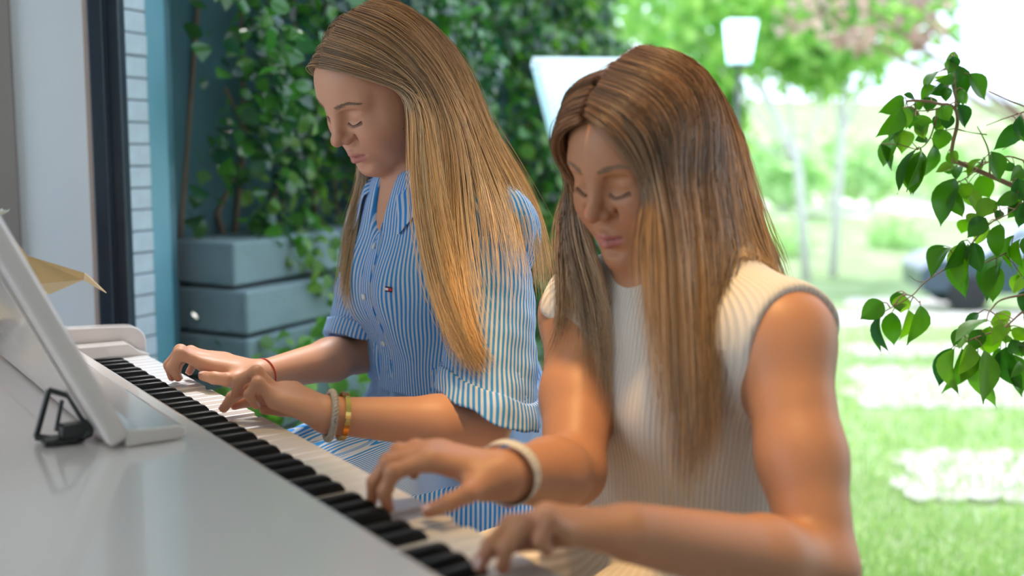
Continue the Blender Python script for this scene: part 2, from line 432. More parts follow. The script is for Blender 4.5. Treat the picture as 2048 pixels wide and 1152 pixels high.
# brick pier and rendered garden wall running away from the window
BA = np.array([.150, .640, 0.]); BD = np.array([.8746, .4848, 0.]); BN = np.array([.4848, -.8746, 0.])    # along, facing the room
def bw(s, o, z): return BA+BD*s+BN*o+np.array([0, 0, z])
MBW = Matrix(((BD[0], BN[0], 0, BA[0]), (BD[1], BN[1], 0, BA[1]), (0, 0, 1, 0), (0, 0, 0, 1)))
pier = struct(MB().box((-.10, -.12, -.2), (.092, -.004, 2.6), MBW).obj('wall_brick_pier', m_mortar))
tag(pier, 'pale grey brick pier just outside the dark window frame')
bme = None
RH = .0500; BL = .42
for row in range(8, 51):
    z0 = row*RH
    for c in range(-2, 2):
        s0 = c*BL+(.5*BL if row % 2 else 0); s1 = s0+BL-.006
        s1 = min(s1, .090); s0 = max(s0, -.095)
        if s1-s0 < .03 or s1 < -.2: continue
        jit = nr.uniform(-.002, .002)
        full = abs((s1-s0)-(BL-.006)) < 1e-6
        if full and bme is not None:
            o = bpy.data.objects.new('brick', bme); COL.objects.link(o)
        else:
            o = MB().box((0, -.05, 0), (s1-s0, .0, RH-.004), None, .003).obj('brick', m_brick)
            if full: bme = o.data
        o.matrix_basis = Matrix.Translation(Vector(bw(s0, jit, z0))) @ Matrix(((BD[0], BN[0], 0, 0), (BD[1], BN[1], 0, 0), (0, 0, 1, 0), (0, 0, 0, 1)))
        o.parent = pier
tag(struct(MB().box((.092, -.25, -1.8), (3.55, -.12, 2.25), MBW).obj('wall_garden', m_stucco)), 'dark rendered garden wall behind the ivy')
m_post = mat('post_teal', (.10,.30,.38), .5, noise=(8,.15))
tag(MB().box((.098, -.11, -.2), (.172, -.02, 2.4), MBW, .004).obj('timber_post', m_post), 'teal painted post between the brick pier and the ivy', 'post')
tag(MB().box((.20, -.11, -.2), (.235, -.06, 2.4), MBW, .004).obj('timber_post', mat('post_dark_teal', (.05,.17,.22), .5, noise=(8,.15))), 'narrow darker teal post beside the ivy', 'post')

# leaves
def leaf_template(kind):
    if kind == 'ivy':
        out = [(0,0),(.30,.10),(.50,.32),(.42,.55),(.22,.80),(0,1.08)]
    elif kind == 'round':
        out = [(0,0),(.30,.12),(.44,.40),(.36,.68),(.18,.88),(0,1.0)]
    else:
        out = [(0,0),(.22,.14),(.38,.38),(.36,.58),(.24,.78),(0,1.0)]
    V = []; F = []
    n = len(out)
    mid = [(0, y, -.0) for x, y in out]
    L = [(-x, y, .28*x*x+.05*math.sin(3*y)) for x, y in out]; R = [(x, y, .28*x*x+.05*math.sin(3*y)) for x, y in out]
    V = [(0, y, .05*math.sin(3*y)) for x, y in out]+L[1:-1]+R[1:-1]
    k = n; l = lambda i: k+i-1; r = lambda i: k+n-2+i-1
    F.append((0, 1, l(1))); F.append((0, r(1), 1))
    for i in range(1, n-2):
        F.append((i, i+1, l(i+1), l(i))); F.append((i, r(i), r(i+1), i+1))
    F.append((n-2, n-1, l(n-2))); F.append((n-2, r(n-2), n-1))
    return np.array(V, float), F
def leafmat(name, c1, c2, rough=.35, transl=.35, tc_=None, spec=.5):
    m = bpy.data.materials.new(name); m.use_nodes = True; nt = m.node_tree; b = nt.nodes['Principled BSDF']; out = nt.nodes['Material Output']
    gi = node(nt, 'ShaderNodeNewGeometry'); oi = node(nt, 'ShaderNodeObjectInfo'); ad = node(nt, 'ShaderNodeMath', operation='ADD'); fr = node(nt, 'ShaderNodeMath', operation='FRACT')
    nt.links.new(gi.outputs['Random Per Island'], ad.inputs[0]); nt.links.new(oi.outputs['Random'], ad.inputs[1]); nt.links.new(ad.outputs[0], fr.inputs[0])
    mx = node(nt, 'ShaderNodeMix', data_type='RGBA'); mx.inputs[6].default_value = (*c1, 1); mx.inputs[7].default_value = (*c2, 1)
    nt.links.new(fr.outputs[0], mx.inputs[0]); nt.links.new(mx.outputs[2], b.inputs['Base Color'])
    b.inputs['Roughness'].default_value = rough; b.inputs['Specular IOR Level'].default_value = spec
    t = node(nt, 'ShaderNodeBsdfTranslucent'); ms = node(nt, 'ShaderNodeMixShader'); ms.inputs[0].default_value = transl
    hs = node(nt, 'ShaderNodeHueSaturation', i_Value=1.7, i_Saturation=1.1); nt.links.new(mx.outputs[2], hs.inputs['Color']); nt.links.new(hs.outputs['Color'], t.inputs['Color'])
    nt.links.new(b.outputs[0], ms.inputs[1]); nt.links.new(t.outputs[0], ms.inputs[2]); nt.links.new(ms.outputs[0], out.inputs['Surface'])
    return m
m_ivy = leafmat('ivy_leaf', (.007,.055,.025), (.07,.24,.028), .16, .3)
m_ivy2 = leafmat('ivy_leaf_light', (.06,.19,.02), (.16,.30,.05), .4, .4)
m_bark = mat('bark', (.22,.15,.10), .9, noise=(20,.3), bump=(60,.5,.004))
def rand_basis(n, facing, spread, hang):
    """leaf frames: y = leaf direction (towards tip), z = leaf normal"""
    N = np.asarray(facing)[None]+nr.normal(size=(n, 3))*spread; N /= np.linalg.norm(N, axis=1)[:, None]
    Y = np.array([0, 0, -1.])[None]*hang+nr.normal(size=(n, 3))*.6
    Y -= N*(Y*N).sum(1)[:, None]; Y /= np.linalg.norm(Y, axis=1)[:, None]
    X = np.cross(Y, N)
    return X, Y, N
def leaf_cloud(pos, X, Y, N, size, kind):
    T, F = leaf_template(kind); n = len(pos); k = len(T)
    V = pos[:, None]+size[:, None, None]*(T[None, :, :1]*X[:, None]+T[None, :, 1:2]*Y[:, None]+T[None, :, 2:]*N[:, None])
    V = V.reshape(-1, 3)
    tri = []
    for f in F:
        for i in range(1, len(f)-1): tri.append((f[0], f[i], f[i+1]))
    tri = np.array(tri); FF = (np.arange(n)[:, None, None]*k+tri[None]).reshape(-1, 3)
    return V, FF
def ivy_plant(name, label, s0, s1, z0, z1, n, thick, kind, m, size=(.035,.065), named=0, dens=None):
    root = empty(name, bw((s0+s1)/2, 0, float(gheight(*bw((s0+s1)/2, 0, 0)[:2]))), label, 'ivy')
    s = nr.uniform(s0, s1, n); z = nr.uniform(z0, z1, n)
    P2 = np.stack([s, z, 0*s], 1)
    bulge = .5+.5*wob(P2, 5.5, 3)+.25*wob(P2, 14, 8)
    keep = nr.rand(n) < np.clip(.35+bulge, .15, 1)
    if dens is not None: keep &= nr.rand(n) < dens(s, z)
    s, z, bulge = s[keep], z[keep], bulge[keep]; n = len(s)
    o = np.clip(thick*np.clip(bulge, .05, 1.3)*np.sqrt(nr.rand(n))-.09, -.09, None)
    pos = BA+BD*s[:, None]+BN*o[:, None]+np.array([0, 0, 1.])*z[:, None]
    X, Y, N = rand_basis(n, BN*.8+np.array([0, 0, .55]), .55, 1.0)
    sz = nr.uniform(*size, n)
    if named:
        front = np.argsort(-(o*3+sz*20-.25*np.linalg.norm(pos-CAM_POS, axis=1)))[:named]
        T, F = leaf_template(kind)
        tm = bpy.data.meshes.new('leaf'); tm.from_pydata([tuple(v) for v in T], [], F); tm.materials.append(m); tm.polygons.foreach_set('use_smooth', [True]*len(tm.polygons))
        for i in front:
            lo = bpy.data.objects.new('leaf', tm); COL.objects.link(lo); lo.parent = root; lo.matrix_parent_inverse = Matrix.Translation(root.location).inverted()
            a = sz[i]; lo.matrix_basis = Matrix([[X[i][k]*a, Y[i][k]*a, N[i][k]*a, pos[i][k]] for k in range(3)]+[[0, 0, 0, 1]])
        rest = np.ones(n, bool); rest[front] = False
    else: rest = np.ones(n, bool)
    V, F = leaf_cloud(pos[rest], X[rest], Y[rest], N[rest], sz[rest], kind)
    f = meshobj('foliage', V, F, m, root); f['kind'] = 'stuff'
    mb = MB()
    for k in range(int((s1-s0)*6)):
        a = s0+(k+.5)/6; pts = []
        for j in range(9):
            zz = z0-.2+(z1-z0+.1)*j/8; pts.append(bw(a+.06*math.sin(j*1.3+k), -.10+.02*math.sin(j+k), zz))
        mb.tube(pts, [.011-.0008*j for j in range(9)], 5)
    mb.obj('stem', m_bark, root, True)
    return root
def _dens(s, z): return np.where((z < 1.02-.12*(s-.3)) & (s < 1.5), .5, 1.0)
ivy_plant('ivy', 'dark glossy climbing ivy covering the garden wall', .25, 3.5, -.7, 2.4, 17500, .34, 'ivy', m_ivy, (.032,.060), 290, _dens)
ivy_plant('creeper', 'lighter yellow-green creeper tangled in the dark ivy by the brick pier', .42, 1.25, .78, 1.35, 420, .42, 'oval', m_ivy2, (.03,.055))
ivy_plant('creeper', 'yellow-green creeper over the far end of the garden wall', 2.0, 3.5, -.2, 2.3, 1500, .42, 'oval', m_ivy2, (.05,.09))

ivy_plant('creeper', 'loose trailing creeper hanging over the grey stone planter', .42, 1.7, .05, .88, 1500, .42, 'oval', m_ivy2, (.03,.055))

# stone planter steps below the ivy
m_stone = mat('planter_stone', (.17,.25,.27), .85, noise=(7,.25), bump=(40,.4,.006))
pl = empty('stone_planter', bw(.9, .15, -.2), 'grey stacked stone planter below the ivy outside', 'planter')
for i, (o1, z0, z1) in enumerate(((.20, -.25, .17), (.18, .18, .36), (.16, .37, .50), (.14, .51, .62), (.12, .63, .74), (.10, .75, .86))):
    s0 = .26; k = 0
    while s0 < 1.75:
        L_ = rng.uniform(.34, .5); MB().box((s0, -.1, z0), (min(s0+L_, 1.85)-.012, o1+rng.uniform(-.012, .012), z1), MBW, .008).obj('block', m_stone, pl); s0 += L_; k += 1
# low shrub in front of it
def shrub(name, label, c, r, n, m, size, kind='oval'):
    root = empty(name, (c[0], c[1], float(gheight(c[0], c[1]))), label, 'shrub')
    d = nr.normal(size=(n, 3)); d /= np.linalg.norm(d, axis=1)[:, None]; rad = nr.uniform(.45, 1, n)**.6
    pos = np.array(c)+d*np.array(r)*rad[:, None]*(1+.2*wob(d, 4, 2))[:, None]
    X, Y, N = rand_basis(n, (-.4, -.5, .6), .8, .4); V, F = leaf_cloud(pos, X, Y, N, nr.uniform(*size, n), kind)
    f = meshobj('foliage', V, F, m, root); f['kind'] = 'stuff'
    mb = MB(); b = np.array([c[0], c[1], float(gheight(c[0], c[1]))-.03])
    for k in range(7): mb.tube([b+nr.normal(size=3)*(.03,.03,0), b*.4+np.array(c)*.6+nr.normal(size=3)*.04, np.array(c)+nr.normal(size=3)*np.array(r)*.5], [.010, .007, .003], 5)
    mb.obj('stem', m_bark, root, True)
m_shrub = leafmat('shrub_leaf', (.05,.17,.02), (.18,.38,.05), .4, .4)
c = at(650, 810, 2.75); shrub('low_shrub', 'low bright green shrub seen under the forearms behind the keyboard', (c[0], c[1], c[2]-.05), (.42, .28, .24), 800, m_shrub, (.03,.06))
c = at(880, 900, 3.0); shrub('low_shrub', 'low green shrub outside behind the girl in blue', (c[0], c[1], c[2]-.15), (.5, .3, .3), 500, m_shrub, (.03,.06))

# ---- grass blades near the house, flagstones, trees, lamps, car
m_grass = leafmat('grass_blade', (.16,.31,.07), (.38,.50,.20), .5, .45)
def grass():
    n = 26000
    px = nr.uniform(1180, 2200, n); yy = nr.rand(n)**1.5; py = 1270-yy*620
    d = CAM_FW[None]+CAM_R[None]*((px-1024)/CAM_F)[:, None]-CAM_U[None]*((py-576)/CAM_F)[:, None]
    # intersect the sloping ground (linear between q = 2 and 20)
    t = np.full(n, 4.0)
    for _ in range(40):
        P = CAM_POS+d*t[:, None]; t = np.clip(t+(P[:, 2]-gheight(P[:, 0], P[:, 1]))/np.maximum(-d[:, 2]-.0, .03)*.8, 1.5, 18)
    P = CAM_POS+d*t[:, None]; rel = P-WA; keep = (rel @ WN > .12); rb_ = P-BA; keep &= ~((rb_ @ BD < 3.7) & (rb_ @ BN < .1)); P = P[keep]; P[:, 2] = gheight(P[:, 0], P[:, 1]); n = len(P)
    a = nr.uniform(0, 2*PI, n); w = np.stack([np.cos(a), np.sin(a), 0*a], 1); sc = (P-CAM_POS) @ CAM_FW/5
    h = nr.uniform(.04, .085, n)*np.clip(sc, .7, 1.6); lean = nr.normal(size=(n, 3))*.35; lean[:, 2] = 1
    wd = (.004*np.clip(sc, .8, 3))[:, None]
    V = np.stack([P-w*wd, P+w*wd, P+lean*h[:, None]], 1).reshape(-1, 3); F = np.arange(3*n).reshape(-1, 3)
    o = meshobj('grass', V, F, m_grass); tag(o, 'short green grass blades of the lawn beside the house', 'grass', kind='stuff')
grass()
m_flag = mat('flagstone', (.47,.44,.40), .85, noise=(5,.18), bump=(25,.4,.008))
def flag_patch(x0, x1, y0, y1, nx, ny, label):
    a = ground_px(x0, (y0+y1)/2); root = empty('stone_path', ground_px((x0+x1)/2, (y0+y1)/2), label, 'path')
    for j in range(ny):
        for i in range(nx):
            cx = x0+(i+.5+(.5 if j % 2 else 0))*(x1-x0)/nx; cy = y0+(j+.5)*(y1-y0)/ny
            poly = []
            for k in range(7):
                an = 2*PI*k/7+rng.uniform(-.2, .2); rr = rng.uniform(.84, 1.0)
                p = ground_px(cx+math.cos(an)*rr*(x1-x0)/nx*.70, cy+math.sin(an)*rr*(y1-y0)/ny*.70); poly.append(p)
            top = [(p[0], p[1], p[2]+.016+.008*((i+j) % 2)) for p in poly]; bot = [(p[0], p[1], p[2]-.03) for p in poly]
            V = bot+top; F = [tuple(range(13, 6, -1))]+[(k, k+7, (k+1) % 7+7, (k+1) % 7) for k in range(7)]
            meshobj('flagstone', V, F, m_flag, root, smooth=False)
flag_patch(1785, 2150, 908, 1008, 6, 4, 'pale flagstone patch in the lawn nearest the window')
flag_patch(1690, 2150, 738, 818, 8, 4, 'second band of pale flagstones across the lawn')
flag_patch(1690, 2100, 690, 716, 7, 2, 'third narrow band of pale flagstones across the lawn')
flag_patch(1640, 2060, 627, 652, 7, 2, 'fourth band of pale paving further up the lawn')
flag_patch(1690, 1960, 598, 612, 5, 1, 'thin farthest strip of pale paving in the lawn')

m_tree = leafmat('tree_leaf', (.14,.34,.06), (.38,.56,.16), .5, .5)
m_tree2 = leafmat('tree_leaf_hazed', (.38,.54,.27), (.56,.68,.42), .6, .5)  # distance haze is mixed into these far leaf colours
m_purple = leafmat('tree_leaf_red', (.26,.17,.14), (.40,.30,.24), .5, .4)
m_trunk = mat('pale_trunk', (.62,.60,.57), .9, noise=(12,.2), bump=(30,.4,.01))
def tree(name, label, base, blobs, n, m, size, trunk_r, m_t, group=None):
    """blobs: list of (centre, radii)"""
    root = empty(name, base, label, 'tree', group)
    P = []; k = n//len(blobs)
    for c, r in blobs:
        d = nr.normal(size=(k, 3)); d /= np.linalg.norm(d, axis=1)[:, None]
        P.append(np.array(c)+d*np.array(r)*(nr.uniform(.3, 1, k)**.5)[:, None]*(1+.35*wob(d*1.0, 5, 4))[:, None])
    P = np.concatenate(P); n = len(P); X, Y, N = rand_basis(n, (-.3, -.4, .7), .9, .6)
    V, F = leaf_cloud(P, X, Y, N, nr.uniform(*size, n), 'round'); f = meshobj('crown', V, F, m, root); f['kind'] = 'stuff'
    mb = MB(); top = np.mean([b[0] for b in blobs], 0)
    mid = np.array(base)*.5+top*.5; mid[:2] = np.array(base)[:2]*.8+top[:2]*.2
    mb.tube([base, mid, top], [trunk_r, trunk_r*.75, trunk_r*.3], 8)
    for c, r in blobs: mb.tube([mid, (mid+np.array(c))/2+nr.normal(size=3)*.1, c], [trunk_r*.4, trunk_r*.3, trunk_r*.1], 6)
    mb.obj('trunk', m_t, root, True)
def G(px, z):
    p = at(px, 576, z); p[2] = float(gheight(p[0], p[1])); return p
tree('garden_tree', 'broad green tree with a thin pale trunk, left of the pale pair', G(1612, 24), [(at(1330, -10, 22), (1.6, 1.6, 1.3)), (at(1450, 60, 23), (1.5, 1.5, 1.4)), (at(1560, 20, 24), (1.7, 1.7, 1.5)), (at(1440, 250, 24), (.5, .5, 1.3)), (at(1640, 110, 24), (1.1, 1.1, .8))], 4200, m_tree, (.16,.34), .13, m_trunk)
tree('garden_tree', 'green tree with a thin pale trunk, right of the pale pair', G(1664, 25), [(at(1700, 60, 25), (1.9, 1.9, 1.2)), (at(1800, -20, 26), (1.6, 1.6, 1.0)), (at(1620, -40, 25), (1.8, 1.8, 1.0))], 2600, m_tree, (.16,.34), .13, m_trunk)
tree('red_leaf_tree', 'tree with reddish leaves at the top of the view', G(2330, 12), [(at(1640, 25, 11), (.55, .55, .22)), (at(1720, 75, 11), (.30, .3, .14)), (at(1840, 40, 11), (.28, .28, .35)), (at(1750, -60, 11), (.6, .6, .2))], 170, m_purple, (.09,.17), .07, m_bark)
far = [(1560, 330, 48, 3.0), (1650, 300, 52, 3.6), (1730, 330, 50, 2.6), (1820, 300, 58, 3.4), (1900, 330, 54, 3.0), (1990, 300, 60, 3.6), (2090, 320, 56, 3.4), (1480, 300, 50, 3.6), (1400, 280, 54, 4.0), (1300, 280, 52, 4.0)]
fl = ['round haze-paled green tree far off beside the lamp post', 'far haze-paled green tree directly behind the two thin trunks', 'small far tree right of the thin trunks', 'far haze-paled tree left of the indoor plant', 'far tree seen behind the indoor plant leaves', 'far tree behind the right of the indoor plant', 'far tree at the right edge of the view', 'far tree behind the head of the girl in cream', 'far tree left behind the head of the girl in cream', 'far tree beside the end of the garden wall']
for (px, py, z, r), lb in zip(far, fl):
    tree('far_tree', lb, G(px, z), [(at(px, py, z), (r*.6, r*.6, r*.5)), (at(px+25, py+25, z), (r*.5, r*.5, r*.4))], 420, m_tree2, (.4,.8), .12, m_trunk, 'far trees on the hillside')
for px, py, z, lb in ((1790, 462, 33, 'round haze-paled bush on the lawn left of the car'), (1565, 470, 30, 'round haze-paled bush at the foot of the thin trunks')):
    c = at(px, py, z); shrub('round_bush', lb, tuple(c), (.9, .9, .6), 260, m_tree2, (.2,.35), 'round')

# garden lanterns
m_lant = leafmat('lantern_glass', (.78,.84,.86), (.82,.86,.88), .25, .55); m_iron = mat('lantern_iron', (.06,.07,.07), .5, noise=(20,.2))
def lantern(label, px, ytop, ybot, wtop, wbot, z):
    c0 = at(px, ybot, z); c1 = at(px, ytop, z); h = c1[2]-c0[2]; a = wtop/CAM_F*z/2; b = wbot/CAM_F*z/2; x, y = c0[0], c0[1]; z0 = c0[2]
    root = empty('garden_lantern', (x, y, float(gheight(x, y))), label, 'lantern', 'garden lanterns')
    M = Matrix.Translation((x, y, z0)) @ Matrix.Rotation(-_yaw, 4, 'Z')
    cs = [(-1, -1), (1, -1), (1, 1), (-1, 1)]
    for k in range(4):
        p, q = cs[k], cs[(k+1) % 4]; V = [M @ Vector((p[0]*b, p[1]*b, 0)), M @ Vector((q[0]*b, q[1]*b, 0)), M @ Vector((q[0]*a, q[1]*a, h)), M @ Vector((p[0]*a, p[1]*a, h))]
        ctr = sum(V, Vector())/4; inn = (M @ Vector((0, 0, h/2))-ctr).normalized()*.006
        MB().add(V+[v+inn for v in V], [(0, 1, 2, 3), (7, 6, 5, 4), (0, 4, 5, 1), (1, 5, 6, 2), (2, 6, 7, 3), (3, 7, 4, 0)]).obj('pane', m_lant, root)
        MB().tube([M @ Vector((p[0]*b, p[1]*b, 0)), M @ Vector((p[0]*a, p[1]*a, h))], a*.035, 6).obj('frame_bar', m_lant, root)
    MB().prism([(-a*1.05, -a*1.05), (a*1.05, -a*1.05), (a*1.05, a*1.05), (-a*1.05, a*1.05)], h*.05, M @ Matrix.Translation((0, 0, h))).obj('lid', m_lant, root)
    MB().prism([(-b*1.1, -b*1.1), (b*1.1, -b*1.1), (b*1.1, b*1.1), (-b*1.1, b*1.1)], -h*.06, M).obj('base', m_iron, root)
    MB().tube([(x, y, float(gheight(x, y))-.1), (x, y, z0-.02)], a*.2, 10).obj('post', m_iron, root, True)
lantern('large white garden lantern between the two girls heads', 1150, 132, 278, 168, 92, 3.6)
lantern('smaller white garden lantern on a dark post behind the girl in cream', 1478, 48, 128, 54, 36, 9.5)

# dark car parked at the right, half hidden by the plant
def car():
    base = G(2070, 18.5); root = empty('car', base, 'dark blue parked car behind the indoor plant at the right edge', 'car')
    mc = mat('car_paint', (.02,.05,.08), .25, coat=.6, noise=(2,.1)); mg = mat('car_glass', (.35,.45,.50), .08, spec=.8, noise=(2,.1)); mt = mat('car_tyre', (.02,.02,.02), .8, noise=(20,.2))
    M = Matrix.Translation(Vector(base)) @ Matrix.Rotation(math.radians(-45), 4, 'Z')
    prof = [(-2.1,.35),(-2.15,.75),(-1.9,.95),(-1.1,1.02),(-.5,1.48),(.9,1.52),(1.7,1.05),(2.1,.95),(2.15,.4)]
    V = []
    for s, w in ((-1, .82), (1, .82)):
        for x, z in prof: V.append(M @ Vector((x, s*(w if z < 1.1 else .66), z)))
    n = len(prof); F = [tuple(range(n)), tuple(range(2*n-1, n-1, -1))]+[(i, i+n, (i+1) % n+n, (i+1) % n) for i in range(n)]
    MB().add(V, F).obj('body', mc, root, bevel=.05)
    for s in (-1, 1): MB().add([M @ Vector((x, s*(.72 if z > 1.2 else .82), z)) for x, z in ((-.95,1.06),(-.45,1.42),(.85,1.46),(1.45,1.08))], [(0, 1, 2, 3)]).obj('side_window', mg, root)
    MB().add([M @ Vector(p) for p in ((-1.09,-.6,1.05),(-1.09,.6,1.05),(-.53,.55,1.46),(-.53,-.55,1.46))], [(0, 1, 2, 3)]).obj('windscreen', mg, root)
    for x in (-1.35, 1.35):
        for s in (-1, 1):
            MB().lathe([(0, -.1), (.30, -.1), (.34, -.06), (.34, .06), (.30, .1), (0, .1)], M @ Vector((x, s*.78, .34)), 20, M.to_3x3() @ Vector((0, 1, 0))).obj('wheel', mt, root)
car()
# ------------------------------------------------------------------ piano: keys along Y, players at +X, white key tops at z = .74
m_piano = mat('piano_white_lacquer', (.82,.735,.685), .22, coat=.7, noise=(3,.015))
m_wkey = mat('key_white', (.80,.77,.75), .22, coat=.4, noise=(15,.02))
m_bkey = mat('key_black', (.005,.006,.007), .42, spec=.28, noise=(30,.3))
m_felt = mat('key_felt', (.25,.03,.03), .95, noise=(60,.3))
m_clip = mat('bracket_black', (.01,.012,.011), .35, noise=(40,.3))
piano = empty('piano', (-.2, -.61, 0), 'white lacquered piano with open keyboard, played by two girls', 'piano')
PINV = Matrix.Translation(piano.location).inverted()
KW = .0235
def inst(name, me, loc, parent=piano):
    o = bpy.data.objects.new(name, me); COL.objects.link(o); o.parent = parent; o.matrix_parent_inverse = Matrix.Translation(parent.location).inverted(); o.location = loc; return o
wk = MB().box((-.150, -KW/2+.0006, -.022), (0, KW/2-.0006, 0), None, .0014).obj('white_key', m_wkey); wme = wk.data; bpy.data.objects.remove(wk)
# black key: sloping front, rounded top
_b = MB()
_xs = [(-.150,.0110),(-.070,.0112),(-.060,.0108),(-.054,.0085),(-.050,.0035),(-.0495,-.003)]
_sec = lambda h: [(-.0055,-.003),(-.0053,h*.55),(-.0046,h*.88),(-.0032,h),(.0032,h),(.0046,h*.88),(.0053,h*.55),(.0055,-.003)]
_V = []
for x, h in _xs: _V += [(x, y, z) for y, z in _sec(max(h, -.002))]
_F = [(i*8+j, i*8+j+1, (i+1)*8+j+1, (i+1)*8+j) for i in range(len(_xs)-1) for j in range(7)]+[tuple(range(7, -1, -1))]
bk = _b.add(_V, [f[::-1] for f in _F]).obj('black_key', m_bkey, None, True); bme2 = bk.data; bpy.data.objects.remove(bk)
pressed = {23+0, 14, 17}
for i in range(52):                                   # i counts from the treble end (C8) towards the camera
    y = -(i+.5)*KW
    inst('white_key', wme, (0, y, .74-(.004 if i in (20, 12, 39, 41) else 0)))
for octv in range(0, 8):
    for st in (1, 3, 6, 8, 10):
        pos = octv*.1645+(st+.5)*.1645/12; y = -(8*.1645+KW-pos)
        if y < -52*KW: continue
        inst('black_key', bme2, (0, y, .74))
ex, ez = -.122, .772                                   # front edge of the flat lid behind the keys
MB().box((-.46, -1.285, .60), (-.152, .06, .745)).box((-.46, -1.285, .60), (-.006, .06, .712)).obj('case', m_piano, piano, bevel=.004)
lid = MB().box((-.46, -1.30, .7435), (ex, .062, ez)).obj('lid', m_piano, piano, bevel=.006)
MB().box((-.153, -1.222, .722), (-.146, .0, .752)).obj('key_felt', m_felt, piano)
MB().box((-.010, -1.285, .62), (-.002, .06, .715)).obj('key_slip', m_piano, piano, bevel=.003)
def cheek(y0, y1, name='cheek'):
    prof = [(-.20,.60),(.012,.60),(.012,.752)]
    for a in range(0, 91, 15): prof.append((.012-.030+.030*math.cos(math.radians(a)), .755+.030*math.sin(math.radians(a))))
    prof += [(-.05,.787),(-.20,.793)]
    V = [(x, y0, z) for x, z in prof]+[(x, y1, z) for x, z in prof]; n = len(prof)
    o = MB().add(V, [tuple(range(n)), tuple(range(2*n-1, n-1, -1))]+[(i, i+n, (i+1) % n+n, (i+1) % n) for i in range(n)]).obj(name, m_piano, piano, bevel=.003)
    return o
cheek(.042, .075); cheek(-1.30, -1.268)
for y0, y1 in ((.001, .041), (-1.267, -1.223)):       # key blocks beside the keyboard, with a sloping front
    prof = [(-.15,.70),(.004,.70),(.004,.741),(-.012,.747),(-.030,.762),(-.15,.764)]; n = 6
    V = [(x, y0, z) for x, z in prof]+[(x, y1, z) for x, z in prof]
    MB().add(V, [tuple(range(n)), tuple(range(2*n-1, n-1, -1))]+[(i, i+n, (i+1) % n+n, (i+1) % n) for i in range(n)]).obj('key_block', m_piano, piano, bevel=.002)
for y in (-1.24, .02):
    MB().box((-.05, y-.03, 0), (.0, y+.03, .60)).obj('leg', m_piano, piano, bevel=.006)
    MB().box((-.44, y-.03, 0), (-.36, y+.03, .60)).obj('leg', m_piano, piano, bevel=.006)
MB().box((-.44, -1.21, .12), (-.40, -.01, .60)).obj('back_panel', m_piano, piano, bevel=.004)
# music desk leaning back, its ledge in front, black folding support behind
DT = np.array([-.337+.228, 0, 1.003-.776]); DT /= np.linalg.norm(DT); DNn = np.array([DT[2], 0, -DT[0]])    # up the desk, towards the players
def dk(a, b, y): p = np.array([-.230, y, .779])+DT*a+DNn*b; return tuple(p)
def deskbox(a0, a1, b0, b1, y0, y1):
    V = [dk(a, b, y) for a in (a0, a1) for b in (b0, b1) for y in (y0, y1)]
    return V, [(0, 1, 3, 2), (4, 6, 7, 5), (0, 4, 5, 1), (2, 3, 7, 6), (0, 2, 6, 4), (1, 5, 7, 3)]
desk = MB().add(*deskbox(-.002, .300, -.010, .014, -.655, -.02)).obj('music_desk', m_piano, piano, bevel=.007)
MB().add(*deskbox(.030, .270, -.0125, -.0105, -.62, -.05)).obj('back_inset', m_piano, desk, bevel=.001)
_lp = [(0,.0),(.055,.0),(.064,.004),(.066,.012),(.058,.016),(.016,.018),(0,.020)]
V = [(-.222+x, -.655, .7725+z) for x, z in _lp]+[(-.222+x, -.02, .7725+z) for x, z in _lp]; n = len(_lp)
MB().add(V, [tuple(range(n)), tuple(range(2*n-1, n-1, -1))]+[(i, i+n, (i+1) % n+n, (i+1) % n) for i in range(n)]).obj('desk_ledge', m_piano, desk, bevel=.003)
br = MB(); zb_ = 1.135
q = lambda x, y, z=zb_: tuple(at(x, y, z))
p0 = at(128, 882, zb_); br.box((p0[0]-.022, p0[1]-.012, .7735), (p0[0]+.020, p0[1]+.014, .7800), None, .002)
for a, b, r in (((72, 874), (98, 780), .0034), ((98, 780), (138, 792), .0034), ((138, 792), (182, 866), .0034), ((182, 866), (150, 882), .004), ((112, 862), (124, 800), .0024), ((72, 874), (150, 884), .004)): br.tube([q(*a), q(*b)], r, 8)
p1 = at(150, 866, zb_); br.box((p1[0]-.016, p1[1]-.010, .7790), (p1[0]+.018, p1[1]+.012, .7950), None, .004)
o = br.obj('desk_support', m_clip, desk); o['label'] = 'black folding metal support behind the music desk'

# ------------------------------------------------------------------ bench
m_bench = mat('bench_cushion', (.70,.70,.69), .6, noise=(20,.04), bump=(90,.2,.002))
bench = empty('piano_bench', (.47, -.62, 0), 'long white padded piano bench under the two girls', 'bench')
MB().box((.29, -1.12, .40), (.64, -.12, .47)).obj('cushion', m_bench, bench, bevel=.02)
MB().box((.31, -1.10, .35), (.62, -.14, .405)).obj('apron', m_piano, bench, bevel=.004)
for x in (.33, .60):
    for y in (-1.07, -.17): MB().box((x-.022, y-.022, 0), (x+.022, y+.022, .36)).obj('leg', m_piano, bench, bevel=.004)

